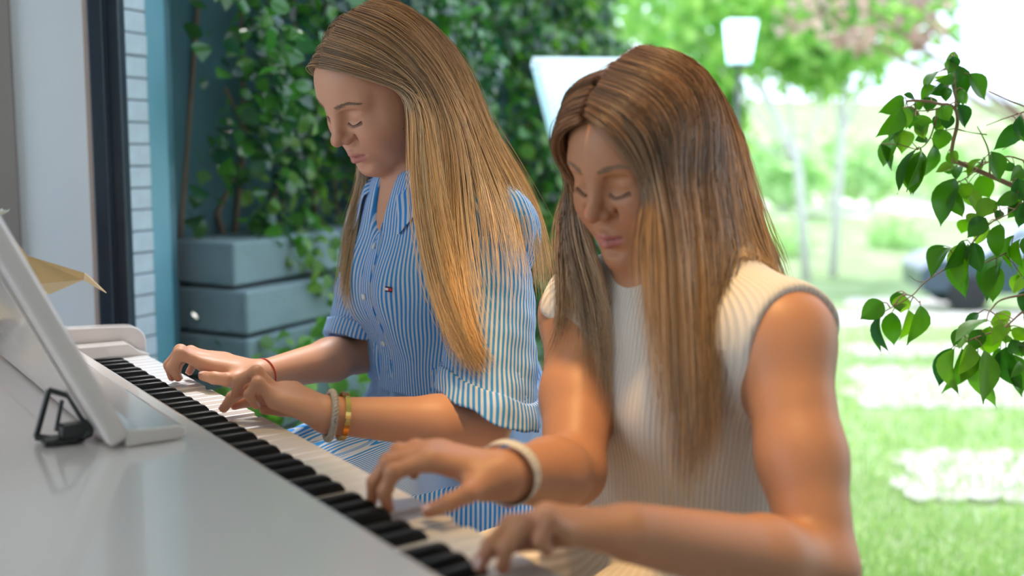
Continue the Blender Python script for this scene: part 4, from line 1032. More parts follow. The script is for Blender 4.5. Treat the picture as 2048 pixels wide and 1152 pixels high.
def dress_blue(g):
    root = g['root']; c = g['chest']; yc = c[1]
    S = SDF(); torso(S, g, .017)
    S.cone(g['nb']+A3(-.004, 0, -.012), g['nb']+A3(-.02, 0, .2), .053, .085, .006, 's')
    S.cone(g['nb']+A3(-.050, 0, .005), g['nb']+A3(-.125, 0, -.105), .030, .004, .01, 's')
    S.half((0, 0, -1), -.712)
    fold = lambda P: .0042*wob(P*np.array([1, 1, .30]), 62, 2)+.0035*wob(P*np.array([1, .8, .8]), 30, 5)
    S.shift(fold)
    V, Q = S.mesh(c-A3(.26, .26, .17), c+A3(.26, .26, .20), .0034)
    st = around(V, c)+.006*wob(V, 15, 4)+.003*wob(V, 40, 9)
    dress = meshobj('dress', V, Q, m_stripe, root, attrs={'stripe': st}); dress['label'] = 'blue and white striped cotton shirt dress'
    g['cloth'] = [S]
    # button placket
    T = SDF(); torso(T, g, .0198); T.shift(fold)
    T.cone(g['nb']+A3(-.004, 0, -.012), g['nb']+A3(-.02, 0, .2), .056, .088, .006, 's'); T.cone(g['nb']+A3(-.050, 0, .005), g['nb']+A3(-.125, 0, -.10), .030, .004, .01, 's')
    inner = SDF(); torso(inner, g, .0140); inner.shift(fold); T._add(lambda P: inner(P), -BIG, BIG, .001, 's')
    clip_fn(T, lambda P: np.maximum(np.abs(P[:, 1]-yc+.004-.007*np.sin(P[:, 2]*38))-.015, P[:, 0]-c[0])); clip_fn(T, lambda P: np.maximum(.745-P[:, 2], P[:, 2]-g['nb'][2]-.02))
    V, Q = T.mesh(c-A3(.26, .06, .15), c+A3(.05, .06, .19), .0030)
    meshobj('placket', V, Q, m_stripe, dress, attrs={'stripe': (V[:, 1]-yc)+.002*wob(V, 20, 4)})
    for z in (.945, .865, .790):
        p = A3(c[0]-.2, yc-.004+.007*math.sin(z*38), z)
        for _ in range(40):
            d = float(T(p[None])[0])
            p[0] += max(min(d, .03), -.03)*.9
        nrm = unit(T.grad(p[None], .004)[0]); MB().lathe([(0, .0022), (.0030, .0026), (.0046, .0024), (.0050, .0012), (.0050, -.001), (0, -.001)], p+nrm*.0006, 16, nrm).obj('button', m_button, dress, True)
    # emblem on the chest: small navy, white and red flag
    p = A3(c[0]-.2, yc-.070, c[2]+.005); t = p.copy()
    for _ in range(60): t[0] += max(min(float(S(t[None])[0]), .03), -.03)*.8
    nrm = unit(S.grad(t[None], .004)[0]); hx = unit(np.cross([0, 0, 1], nrm)); vy = np.cross(nrm, hx)
    if hx @ CAM_R < 0: hx = -hx
    def flag(x0, x1, y0, y1, m, nm, lift):
        MB().add([t+nrm*lift+hx*x+vy*y for x, y in ((x0, y0), (x1, y0), (x1, y1), (x0, y1))]+[t+nrm*(lift-.001)+hx*x+vy*y for x, y in ((x0, y0), (x1, y0), (x1, y1), (x0, y1))], [(0, 1, 2, 3), (7, 6, 5, 4), (0, 4, 5, 1), (1, 5, 6, 2), (2, 6, 7, 3), (3, 7, 4, 0)]).obj(nm, m, dress)
    mn_ = mat('emblem_navy', (.01,.015,.06), .7, noise=(90,.1)); mw_ = mat('emblem_white', (.8,.8,.8), .7, noise=(90,.05)); mr_ = mat('emblem_red', (.55,.02,.03), .7, noise=(90,.1))
    a = .0066; b = .0040
    flag(-a, a, .5*b, b, mn_, 'emblem_bar', .0022); flag(-a, a, -b, -.5*b, mn_, 'emblem_bar', .0022); flag(-a, 0, -.5*b, .5*b, mw_, 'emblem_field', .0022); flag(0, a, -.5*b, .5*b, mr_, 'emblem_field', .0022)
    # collar: two turned-down flaps
    nb = g['nb']+A3(-.006, 0, .006)
    for s in (1, -1):
        n1, n2 = 30, 8; V = []
        for i in range(n1):
            ph = math.radians(34+i*(170-34)/(n1-1))*s
            inn = nb+A3(-math.cos(ph)*.058, -math.sin(ph)*.060, .026-.034*math.cos(ph))
            fr = max(0, 1-(abs(math.degrees(ph))-34)/45)
            rad = .098+.030*fr; out = nb+A3(-math.cos(ph)*rad, -math.sin(ph)*rad, -.004-.034*math.cos(ph)-.034*fr)
            q = out[None].copy()
            for _ in range(6):
                d_ = S(q); gr = S.grad(q, .003); q = q-(d_-.005)[:, None]*gr*.8
            out = q[0]
            for j in range(n2):
                t_ = j/(n2-1); p_ = inn*(1-t_)+out*t_; p_[2] += .016*math.sin(t_*PI)*(1-.4*fr)
                V.append(p_)
        V = np.array(V)
        for _ in range(3):
            d_ = S(V); gr = S.grad(V, .003); V = V+np.maximum(.0045-d_, 0)[:, None]*gr
        F = np.array([(i*n2+j, i*n2+j+1, (i+1)*n2+j+1, (i+1)*n2+j) for i in range(n1-1) for j in range(n2-1)])
        st = np.array([(i*.0050)*1.0 for i in range(n1) for j in range(n2)])
        o = meshobj('collar', V, F, m_stripe, dress, attrs={'stripe': st}); sd = o.modifiers.new('thick', 'SOLIDIFY'); sd.thickness = .0022; ss = o.modifiers.new('sub', 'SUBSURF'); ss.levels = 1; ss.render_levels = 1
    # sleeves
    for s in ('L', 'R'):
        sh, el = g['sh'+s], g['el'+s]; ax = unit(el-sh); L_ = np.linalg.norm(el-sh); a0 = sh-ax*.005; t1 = .93 if s == 'L' else .92
        cn, cp = ax, sh+ax*L_*t1
        if s == 'L':
            c1, c2 = at(862, 787, 1.36), at(1040, 836, 1.42); vd = unit((c1+c2)/2-CAM_POS)+A3(0, 0, .18); cn = unit(np.cross(c2-c1, vd)); cp = (c1+c2)/2
            if cn @ ax < 0: cn = -cn
        r0, r1 = .0600, (.0660 if s == 'L' else .063)
        def fold2(P, ax=ax, sh=sh): return .0030*wob(P*np.array([1, 1, .5]), 48, 7)+.0020*wob(P, 80, 3)
        S2 = SDF(); S2.cone(a0, sh+ax*L_*1.1, r0, r1+.004, .01); 
        S2.half(cn, float(cn @ cp)); S2.shift(fold2)
        I2 = SDF(); I2.cone(sh+ax*L_*.35, sh+ax*L_*1.3, r0-.010, r1, .01); S2._add(lambda P, I2=I2: I2(P), -BIG, BIG, .002, 's')
        lo = np.minimum(a0, el)-.09; hi = np.maximum(a0, el)+.09
        V, Q = S2.mesh(lo, hi, .0040)
        e1 = unit(np.cross(ax, [0, 1, 0.01])); e2 = np.cross(ax, e1)
        st = lambda V: np.arctan2((V-sh) @ e1, (V-sh) @ e2)*.062+.0018*wob(V, 25, 6)
        sl = meshobj('sleeve', V, Q, m_stripe, dress, attrs={'stripe': st(V)}); g['cloth'].append(S2)
        C2 = SDF(); C2.cone(a0, sh+ax*L_*1.1, r0+.0032, r1+.0085, .01); C2.half(cn, float(cn @ cp)+.001); C2.half(-cn, float(-cn @ cp)+.030); C2.shift(fold2)
        C2._add(lambda P, I2=I2: I2(P), -BIG, BIG, .002, 's')
        V, Q = C2.mesh(lo, hi, .0032); meshobj('cuff', V, Q, m_stripe, sl, attrs={'stripe': st(V)+.002})
    # skirt: gathered waist, spread over the thighs
    K = SDF(); w = g['waist']; pv = g['pelvis']
    K.cone(w+A3(0, 0, .035), pv+A3(0, 0, .02), g['waistr']+.014, g['hipr']+.030, .03, sc=(1.3, 1, 1))
    for s in ('L', 'R'): K.cone(pv+A3(0, -.085 if s == 'L' else .085, -.005), g['kn'+s]+A3(.02, 0, .005), .112, .092, .06)
    K.cone(pv+A3(-.05, 0, -.01), g['knL']*.5+g['knR']*.5+A3(.05, 0, 0), .12, .09, .06)
    K.half((0, 0, 1), .772); K.half((0, 0, -1), -.455); K.half((-1, 0, 0), -.04)
    def kf(P):
        an = np.arctan2(P[:, 1]-w[1], -(P[:, 0]-w[0])); hgt = np.clip((P[:, 2]-.50)/.25, 0, 1)
        return .006*(np.sin(an*17+2*wob(P, 8, 1))-1.1)*hgt+.006*(1-.8*hgt)*wob(P*np.array([.5, 1, .6]), 36, 3)
    K.shift(kf)
    V, Q = K.mesh(A3(.02, yc-.34, .43), A3(pv[0]+.26, yc+.34, .78), .0042)
    an = np.arctan2(V[:, 1]-w[1], -(V[:, 0]-w[0])); hb = np.clip((V[:, 2]-.60)/.12, 0, 1)
    st = around(V, w, .17)*hb+(V[:, 0]*.80-V[:, 1]*.60)*(1-hb)+.005*wob(V, 16, 2)
    meshobj('skirt', V, Q, m_stripe, dress, attrs={'stripe': st})
    g['cloth'].append(K)
dress_blue(g1)

def dress_cream(g):
    root = g['root']; c = g['chest']
    S = SDF(); torso(S, g, .011)
    w = g['waist']; pv = g['pelvis']
    S.cone(w, pv, g['waistr']+.012, g['hipr']+.020, .04, sc=(1.35, 1, 1))
    for s in ('L', 'R'): S.cone(pv+A3(0, -.085 if s == 'L' else .085, -.005), g['kn'+s]+A3(.03, 0, .005), .100, .075, .05)
    S.cone(g['nb']+A3(-.012, 0, .010), g['nb']+A3(-.05, 0, .2), .054, .10, .008, 's')
    for s, y in (('L', -1), ('R', 1)):
        S.ell(g['sh'+s]+A3(-.014, y*.056, -.018), (.082,.056,.098), .010, 's'); S.cone(g['sh'+s]+A3(0, y*.058, 0), g['el'+s]+A3(0, y*.02, 0), .050, .05, .01, 's')
    S.half((0, 0, -1), -.455); S.half((-1, 0, 0), -.07)
    S.shift(lambda P: .0022*wob(P*np.array([1, 1, .5]), 40, 2)+.0015*wob(P, 22, 6))
    V, Q = S.mesh(A3(.04, c[1]-.30, .43), A3(pv[0]+.25, c[1]+.30, 1.0), .0041)
    st = around(V, c, .150)+.0015*wob(V, 12, 3)
    d = meshobj('dress', V, Q, m_rib, root, attrs={'stripe': st}); d['label'] = 'cream ribbed sleeveless knit dress'
    g['cloth'] = [S]
dress_cream(g2)

# ------------------------------------------------------------------ bracelets and threads
def ring_pts(c, ax, ra, rb, n=40, tilt=None):
    ax = unit(ax); e1 = unit(np.cross(ax, [0, 0, 1.])); e2 = np.cross(e1, ax)
    return np.array([c+e1*math.cos(2*PI*i/n)*ra+e2*math.sin(2*PI*i/n)*rb for i in range(n+1)]), e1, e2, ax
def wrist_ring(g, s, t, ra, rb, tilt=0.):
    w, e = g['wr'+s], g['el'+s]; ax = unit(e-w)
    if tilt: ax = unit(ax+np.array([0, 0, tilt]))
    return ring_pts(w+unit(e-w)*t, ax, ra, rb)
# grey woven band
m_woven = mat('woven_grey', (.50,.46,.41), .8, noise=(300,.35), bump=(500,.6,.001)); m_gold = mat('gold', (.83,.55,.16), .18, metal=1., noise=(40,.05)); m_thread = mat('red_thread', (.55,.05,.03), .8, noise=(200,.2))
R_, e1, e2, ax = wrist_ring(g1, 'L', .000, .0285, .0300)
mb = MB(); n = 64; pts = []
o = None
rr = np.array([R_[0]]); 
strands = []
cen = g1['wrL']
for k in range(3):
    P = []
    for i in range(121):
        a = 2*PI*i/120; b = a*14+k*2*PI/3
        P.append(cen+e1*math.cos(a)*(.0288+.0022*math.cos(b))+e2*math.sin(a)*(.0300+.0022*math.cos(b))+ax*.0022*math.sin(b))
    mb.tube(P, .0026, 6, False)
o = mb.obj('bracelet', m_woven, g1['root'], True); o['label'] = 'grey woven rope bracelet'
w_, e_ = g1['wrL'], g1['elL']; cen = w_+unit(e_-w_)*.0165; mb = MB()
for i in range(48):
    a0, a1 = 2*PI*i/48, 2*PI*(i+1)/48
    th = .0035 if i % 8 else .0026
    V = []
    for a in (a0, a1):
        for r, x in ((0, -1), (0, 1), (.0016, 1), (.0016, -1)): V.append(cen+(e1*math.cos(a)*(.0290+r)+e2*math.sin(a)*(.0305+r))+ax*x*th)
    mb.add(V, [(0, 4, 5, 1), (1, 5, 6, 2), (2, 6, 7, 3), (3, 7, 4, 0)])
o = mb.obj('bracelet', m_gold, g1['root'], False); o['label'] = 'thin polished gold bangle'
R_, *_ = wrist_ring(g1, 'R', .006, .0248, .0255); o = MB().tube(R_, .0011, 6, False).obj('bracelet', m_thread, g1['root'], True); o['label'] = 'thin red thread around the wrist'
# fine gold chain on the neck of the girl in blue
# cream wristband with dark marks and a pink end
m_band = mat('wristband_cream', (.72,.64,.52), .6, noise=(60,.06)); m_pink = mat('wristband_pink', (.70,.22,.28), .5, noise=(60,.06)); m_ink = mat('wristband_ink', (.16,.12,.10), .7, noise=(60,.2))
w_, e_ = g2['wrR'], g2['elR']; axb = unit(unit(e_-w_)+A3(-.10, 0, .28)); cen = w_+unit(e_-w_)*.012+A3(0, 0, .002); e1 = unit(np.cross(axb, [0, 0, 1.])); e2 = np.cross(e1, axb)
def band(a0, a1, r_, th, wd, m, nm, parent, n=60):
    mb = MB(); V = []
    for i in range(n+1):
        a = a0+(a1-a0)*i/n
        for r, x in ((0, -1), (0, 1), (th, 1), (th, -1)): V.append(cen+(e1*math.cos(a)*(.0335+r_+r)+e2*math.sin(a)*(.0320+r_+r))+axb*x*wd)
    F = [(i*4+j, i*4+(j+1) % 4, (i+1)*4+(j+1) % 4, (i+1)*4+j) for i in range(n) for j in range(4)]+[(0, 3, 2, 1), (n*4, n*4+1, n*4+2, n*4+3)]
    return MB().add(V, F).obj(nm, m, parent, True)
wb = band(0, 2*PI, 0, .0012, .0075, m_band, 'wristband', g2['root']); wb['label'] = 'loose cream paper wristband with dark marks and a pink end'
_out = [a for a in np.linspace(0, 2*PI, 240) if (e1*math.cos(a)+e2*math.sin(a)) @ CAM_FW < -.35]
a_mid = np.mean([a if a < PI*1.5 else a-2*PI for a in _out]) if _out else PI
for k in range(9):
    a = a_mid-.75+k*.17; band(a, a+.025+.02*(k % 2), .0012, .0003, .0014, m_ink, 'printed_mark', wb, 4)
lowa = max(np.linspace(0, 2*PI, 200), key=lambda a: -(e2*math.sin(a)+e1*math.cos(a))[2]-.35*((e1*math.cos(a)+e2*math.sin(a)) @ CAM_FW))
band(lowa-.14, lowa+.14, .0004, .0016, .0085, m_pink, 'pink_end', wb, 8)
# ------------------------------------------------------------------ hair
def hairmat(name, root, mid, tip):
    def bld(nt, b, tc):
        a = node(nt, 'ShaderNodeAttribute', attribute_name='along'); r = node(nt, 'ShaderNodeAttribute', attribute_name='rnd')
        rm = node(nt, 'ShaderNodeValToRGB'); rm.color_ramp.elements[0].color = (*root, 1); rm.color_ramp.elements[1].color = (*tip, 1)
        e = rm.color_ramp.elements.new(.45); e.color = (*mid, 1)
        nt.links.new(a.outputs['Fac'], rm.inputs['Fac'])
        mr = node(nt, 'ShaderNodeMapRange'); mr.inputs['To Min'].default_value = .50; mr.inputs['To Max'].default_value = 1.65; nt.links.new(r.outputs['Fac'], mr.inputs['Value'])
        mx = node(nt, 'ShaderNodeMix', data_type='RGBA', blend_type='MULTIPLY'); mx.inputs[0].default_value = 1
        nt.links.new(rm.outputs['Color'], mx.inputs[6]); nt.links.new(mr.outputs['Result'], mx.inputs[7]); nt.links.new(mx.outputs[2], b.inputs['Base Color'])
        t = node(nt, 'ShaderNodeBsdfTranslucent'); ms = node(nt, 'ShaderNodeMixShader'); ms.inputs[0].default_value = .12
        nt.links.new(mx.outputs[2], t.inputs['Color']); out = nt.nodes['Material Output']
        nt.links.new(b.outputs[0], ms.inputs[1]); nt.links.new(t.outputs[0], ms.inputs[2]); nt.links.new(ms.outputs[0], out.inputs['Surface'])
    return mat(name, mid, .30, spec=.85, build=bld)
def scalp(g, f, l, u, lift):
    c = np.array([-.014, 0, .045]); r = np.array([.098, .073, .083])+lift
    v = np.array([f, l, u])-c; v = v/np.linalg.norm(v/r)
    return g['P'](*(c+v))
def hair_cap(g, m, lift=.009, cutc=.006):
    S = SDF(); M = g['M']; sc = g['sc']
    S.ell(g['P'](-.014, 0, .045), (np.array([.098, .073, .083])+lift)*sc, .01, 'u', M)
    n = M @ np.array([.84, 0, -.54]); S.half(n, float(n @ g['o'])+cutc*sc, .006); n = M @ np.array([.25, 0, -.97]); S.half(n, float(n @ g['o'])+.035*sc, .01)
    V, Q = S.mesh(g['o']-.19, g['o']+.19, .0042); k = len(V)
    Lc = (V-g['o']) @ M
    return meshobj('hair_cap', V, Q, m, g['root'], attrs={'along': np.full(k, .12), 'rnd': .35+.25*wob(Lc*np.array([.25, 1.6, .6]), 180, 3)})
def hair_family(g, guides, n, seed, m, wdist, lift=.014, clumps=60, npts=22, layer=.012, rad=.00048, noise=.004, fly=.04, lenvar=(.75, 1.0), spread=.006, others=(), name='hair', lenw=None):
    """guides: list of key point lists; a 3-tuple tagged 'S' is on the scalp, 'X' a point measured in the photograph"""
    rs = np.random.RandomState(seed); G_ = []
    for gd in guides:
        pts = []
        for k in gd:
            if k[0] == 'S': pts.append(scalp(g, *k[1:4], (lift if len(k) < 5 else k[4])*(.7 if not pts else 1)))
            else: pts.append(at(*k[1:4]))
        G_.append(pts)
    G_ = np.array(G_); ng = len(G_)
    cw = np.sort(wdist(rs, clumps)*(ng-1)); cl = rs.randint(0, clumps, n)
    w = np.clip(cw[cl]*.86+.14*wdist(rs, n)*(ng-1)+rs.normal(size=n)*.03, 0, ng-1-1e-4)
    i = w.astype(int); f = (w-i)[:, None, None]; K = G_[i]*(1-f)+G_[i+1]*f
    C = catmull(K, npts); t = np.linspace(0, 1, npts)
    ln = rs.uniform(*lenvar, n)*(1-.05*np.abs(rs.normal(size=n)))
    if lenw is not None: ln = ln*lenw(w, rs)
    # shorten some strands
    ts = t[None]*np.clip(ln, .5, 1.0)[:, None]*(npts-1); ii = np.minimum(ts.astype(int), npts-2); ff = (ts-ii)[..., None]
    C = np.take_along_axis(C, ii[..., None].repeat(3, 2), 1)*(1-ff)+np.take_along_axis(C, (ii+1)[..., None].repeat(3, 2), 1)*ff
    hc = g['P'](-.014, 0, .045); nrm = C-hc; nrm[..., 2] *= .6; nrm /= np.maximum(np.linalg.norm(nrm, axis=2), 1e-6)[..., None]
    coff = rs.normal(size=(clumps, 3))*spread*1.25; ph = rs.rand(clumps, 4)*6.28
    tt = t[None, :, None]; grow = np.clip((tt-.30)/.5, 0, 1)
    C += coff[cl][:, None]*(.15+grow*1.0)
    wave = np.stack([np.sin(t[None]*6+ph[cl][:, :1]*1)+.3*np.sin(t[None]*12+ph[cl][:, 1:2]), np.sin(t[None]*8+ph[cl][:, 2:3]), np.sin(t[None]*11+ph[cl][:, 3:4])], 2)
    C += wave*noise*.6*grow
    sph = rs.rand(n, 3)*6.28; C += np.stack([np.sin(t[None]*(3+4*rs.rand(n, 1))+sph[:, k:k+1]) for k in range(3)], 2)*noise*.45*(.12+grow)
    C += rs.normal(size=(n, 1, 3))*.0030*(.35+grow*(1-.6*tt))
    C += nrm*(rs.rand(n, 1, 1)*layer)*(1-.5*grow)
    fl = rs.rand(n) < fly
    C[fl] += (nrm[fl]*rs.uniform(.002, .012, (fl.sum(), 1, 1))+rs.normal(size=(fl.sum(), 1, 3))*.007*tt+np.stack([np.sin(t[None]*(9+8*rs.rand(fl.sum(), 1))+rs.rand(fl.sum(), 1)*6) for _ in range(3)], 2)*.0045)*np.clip(tt*1.6, 0, 1)
    sh = C.shape; flat = C.reshape(-1, 3)
    for SD, mar in [(g['S'], .0035)]+[(c_, .004) for c_ in g.get('cloth', [])]+list(others):
        for _ in range(3):
            d = SD(flat); bad = d < mar
            if not bad.any(): break
            gr = SD.grad(flat[bad], .003); gl = np.maximum(np.linalg.norm(gr, axis=1), .3)[:, None]
            flat[bad] += (np.minimum(mar-d[bad], .03)[:, None]*gr/gl)
    C = flat.reshape(sh)
    for _ in range(5): C[:, 1:-1] = C[:, 1:-1]*.5+.25*(C[:, :-2]+C[:, 2:])
    R = rad*(.75+.5*rs.rand(n, 1))*np.clip(1.0-np.clip((t[None]-.72)/.28, 0, 1)*.8, .2, 1)*np.ones((n, npts)); R[fl] *= .62
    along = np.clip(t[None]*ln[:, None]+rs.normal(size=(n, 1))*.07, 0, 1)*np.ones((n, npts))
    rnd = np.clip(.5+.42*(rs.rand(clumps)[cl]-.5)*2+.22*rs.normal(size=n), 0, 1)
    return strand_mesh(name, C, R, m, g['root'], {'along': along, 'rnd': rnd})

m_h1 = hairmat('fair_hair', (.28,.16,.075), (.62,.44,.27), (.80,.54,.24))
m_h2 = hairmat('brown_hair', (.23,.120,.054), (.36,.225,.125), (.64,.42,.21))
hair_cap(g1, m_h1); hair_cap(g2, m_h2, .017)
S_, X_ = (lambda *a: ('S', *a)), (lambda *a: ('X', *a))
near1 = [
 [S_(.076,.002,.098), S_(.066,.030,.092), S_(.046,.056,.070), S_(.022,.072,.044), S_(-.002,.084,.012), X_(828,262,1.515), X_(834,380,1.485), X_(862,540,1.43), X_(902,660,1.39), X_(955,738,1.372)],
 [S_(.050,.002,.122), S_(.040,.042,.105), S_(.018,.070,.070), S_(-.004,.084,.035), X_(846,220,1.53), X_(856,300,1.52), X_(868,420,1.50), X_(888,560,1.43), X_(918,670,1.388), X_(962,738,1.372)],
 [S_(.0,.002,.14), S_(-.005,.050,.118), S_(-.025,.08,.07), X_(868,190,1.545), X_(884,250,1.54), X_(898,320,1.535), X_(896,430,1.51), X_(904,560,1.425), X_(922,650,1.39), X_(946,712,1.376)],
 [S_(-.05,.0,.135), S_(-.06,.045,.11), S_(-.078,.074,.06), X_(906,180,1.58), X_(930,250,1.57), X_(955,325,1.55), X_(985,405,1.50), X_(1003,490,1.43), X_(1008,560,1.405), X_(1012,620,1.39)],
 [S_(-.085,0,.11), S_(-.10,.02,.09), X_(922,110,1.64), X_(948,190,1.63), X_(976,260,1.62), X_(1008,320,1.61), X_(1046,390,1.60), X_(1076,460,1.585), X_(1090,540,1.57), X_(1097,600,1.565)]]
back1 = [near1[4],
 [S_(-.085,0,.11), S_(-.105,-.02,.09), X_(905,110,1.70), X_(930,190,1.69), X_(958,260,1.68), X_(990,325,1.68), X_(1030,395,1.68), X_(1062,470,1.68), X_(1078,540,1.67), X_(1085,600,1.67)]]
far1 = [
 [S_(.076,-.002,.098), S_(.064,-.034,.09), S_(.045,-.060,.065), S_(.02,-.074,.035), S_(0,-.084,0), X_(742,330,1.69), X_(712,410,1.68), X_(700,480,1.67), X_(690,560,1.66), X_(684,620,1.66)],
 [S_(0,-.002,.14), S_(-.01,-.05,.118), S_(-.03,-.08,.07), S_(-.045,-.088,.02), S_(-.05,-.09,-.03), X_(790,360,1.74), X_(745,430,1.72), X_(722,500,1.70), X_(705,570,1.69), X_(695,640,1.69)],
 [S_(-.08,-.002,.12), S_(-.09,-.05,.09), S_(-.10,-.07,.04), S_(-.10,-.075,0), S_(-.10,-.08,-.04), X_(940,350,1.78), X_(960,420,1.80), X_(975,480,1.80), X_(985,540,1.80), X_(990,600,1.80)]]
def dist_near(rs, n):
    u = rs.rand(n); return np.where(u < .70, rs.rand(n)*.5, np.where(u < .82, .5+rs.rand(n)*.3, .8+rs.rand(n)*.2))
flat_ = lambda rs, n: rs.rand(n)
h = hair_family(g1, near1, 3300, 1, m_h1, dist_near, clumps=120, fly=.11, lenw=lambda w, rs: np.where((w > 2.2) & (w < 3.7), rs.uniform(.52, .95, len(w)), 1.0), lenvar=(.90, 1.06)); h['label'] = 'long fair hair falling over the near shoulder'
hair_family(g1, back1, 480, 2, m_h1, flat_, clumps=24)
hair_family(g1, far1, 850, 3, m_h1, lambda rs, n: np.where(rs.rand(n) < .45, rs.rand(n)*.25, rs.rand(n)), clumps=26)
near2 = [
 [S_(.078,.004,.096), S_(.076,.020,.086), S_(.078,.034,.064,.018), S_(.076,.050,.034,.020), S_(.070,.060,.0,.022), X_(1258,440,1.165), X_(1262,530,1.155), X_(1272,620,1.145), X_(1290,740,1.135), X_(1312,860,1.13)],
 [S_(.060,.004,.118), S_(.056,.040,.102), S_(.052,.064,.072), X_(1306,330,1.175), X_(1324,400,1.17), X_(1333,470,1.165), X_(1340,580,1.15), X_(1346,720,1.135), X_(1352,860,1.125), X_(1345,1000,1.12)],
 [S_(.020,.004,.138), S_(.016,.050,.118), S_(.006,.080,.08), X_(1346,330,1.185), X_(1356,405,1.18), X_(1362,480,1.175), X_(1368,600,1.16), X_(1378,740,1.145), X_(1384,880,1.135), X_(1370,1030,1.125)],
 [S_(-.030,.003,.142), S_(-.035,.05,.122), S_(-.050,.084,.08), X_(1402,320,1.215), X_(1414,405,1.205), X_(1424,490,1.20), X_(1430,600,1.18), X_(1424,720,1.165), X_(1414,850,1.15), X_(1408,1000,1.135)],
 [S_(-.08,0,.118), S_(-.09,.040,.10), X_(1440,240,1.27), X_(1456,320,1.26), X_(1468,400,1.255), X_(1486,475,1.25), X_(1500,540,1.25), X_(1486,640,1.22), X_(1458,740,1.19), X_(1432,850,1.17)],
 [S_(-.09,0,.10), S_(-.106,.015,.078), X_(1464,230,1.33), X_(1486,300,1.325), X_(1502,370,1.32), X_(1522,435,1.31), X_(1546,490,1.31), X_(1566,535,1.33), X_(1572,590,1.34), X_(1572,640,1.34)]]
far2 = [
 [S_(.078,-.004,.096), S_(.072,-.030,.084), S_(.064,-.052,.060), S_(.054,-.068,.03), S_(.046,-.078,0), X_(1148,410,1.30), X_(1172,510,1.28), X_(1212,600,1.25), X_(1200,740,1.235), X_(1165,880,1.23)],
 [S_(.030,-.004,.132), S_(.02,-.05,.116), S_(.01,-.078,.08), S_(.0,-.09,.03), S_(0,-.098,-.02), X_(1130,400,1.36), X_(1134,520,1.35), X_(1146,650,1.34), X_(1155,780,1.33), X_(1150,880,1.32)],
 [S_(-.06,-.002,.132), S_(-.07,-.05,.105), S_(-.08,-.078,.06), S_(-.085,-.085,.01), S_(-.085,-.09,-.03), X_(1180,480,1.42), X_(1175,580,1.41), X_(1172,680,1.40), X_(1168,760,1.40), X_(1162,840,1.40)]]
back2 = [near2[5],
 [S_(-.09,0,.1), S_(-.105,-.03,.07), X_(1440,240,1.40), X_(1455,320,1.40), X_(1465,400,1.40), X_(1475,480,1.40), X_(1480,540,1.42), X_(1500,590,1.42), X_(1505,640,1.42), X_(1505,700,1.42)],
 [S_(-.06,-.002,.132), S_(-.07,-.05,.105), S_(-.08,-.078,.06), S_(-.085,-.085,.01), S_(-.085,-.09,-.03), X_(1300,480,1.44), X_(1330,560,1.45), X_(1350,620,1.45), X_(1360,680,1.45), X_(1362,740,1.45)]]
def dist2(rs, n):
    u = rs.rand(n); return np.where(u < .085, rs.rand(n)*.19, np.where(u < .86, .17+rs.rand(n)*.55, .72+rs.rand(n)*.28))
h = hair_family(g2, near2, 3300, 4, m_h2, dist2, lift=.027, clumps=130, noise=.0026, fly=.05, spread=.005); h['label'] = 'long straight brown hair falling beside the face'
hair_family(g2, far2, 1000, 5, m_h2, lambda rs, n: np.where(rs.rand(n) < .6, rs.rand(n)*.5, rs.rand(n)), lift=.027, clumps=30, noise=.003)
hair_family(g2, back2, 800, 6, m_h2, flat_, lift=.027, clumps=24, noise=.003)
# ------------------------------------------------------------------ weeping fig indoors, at the right
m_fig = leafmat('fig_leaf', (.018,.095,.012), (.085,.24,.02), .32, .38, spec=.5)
m_figl = leafmat('fig_leaf_backlit', (.10,.26,.02), (.20,.36,.04), .4, .45)  # lighter copy of the leaf colour, with backlight painted in
m_twig = mat('fig_twig', (.36,.20,.12), .8, noise=(60,.25), bump=(200,.4,.001))
m_pot = mat('pot_grey', (.35,.34,.33), .7, noise=(12,.1)); m_soil = mat('soil', (.06,.04,.03), .95, noise=(60,.4), bump=(60,.6,.01))
FZ = 1.70
trunk_top = at(2230, 640, FZ+.02); fx, fy = trunk_top[0]+.06, trunk_top[1]-.04
fig = empty('weeping_fig', (fx, fy, 0), 'indoor weeping fig with green drip-tip leaves behind the girls at the right', 'plant')
def fig_leaf_mesh(curl, fold):
    prof = [(0,0),(.05,.14),(.13,.30),(.25,.44),(.40,.50),(.55,.47),(.68,.38),(.79,.25),(.87,.125),(.93,.045),(1.0,0)]
    V = []; F = []; n = len(prof)
    for t, w in prof:
        zc = -curl*t*t+.04*math.sin(5*t)
        for k in (-1, -.5, 0, .5, 1):
            V.append((k*w, t, zc+fold*abs(k)*w+.012*math.sin(9*t+k*2)*abs(k)))
    for i in range(n-1):
        for j in range(4):
            a = (i*5+j, i*5+j+1, (i+1)*5+j+1, (i+1)*5+j)
            F.append(a)
    me = bpy.data.meshes.new('leaf'); me.from_pydata(V, [], F); me.polygons.foreach_set('use_smooth', [True]*len(me.polygons))
    bm = bmesh.new(); bm.from_mesh(me); bmesh.ops.remove_doubles(bm, verts=bm.verts, dist=1e-4); bm.to_mesh(me); bm.free()
    return me
FM = []
for cu, fo in ((.10,.22), (.22,.35), (-.06,.18), (.30,.12)):
    pair = []
    for mm in (m_fig, m_figl):
        me = fig_leaf_mesh(cu, fo); me.materials.append(mm); pair.append(me)
    FM.append(pair)
def za(x, y): return (1740+x/3.292, 90+y/3.292)
def zb(x, y): return (1680+x/2.304, 340+y/2.304)
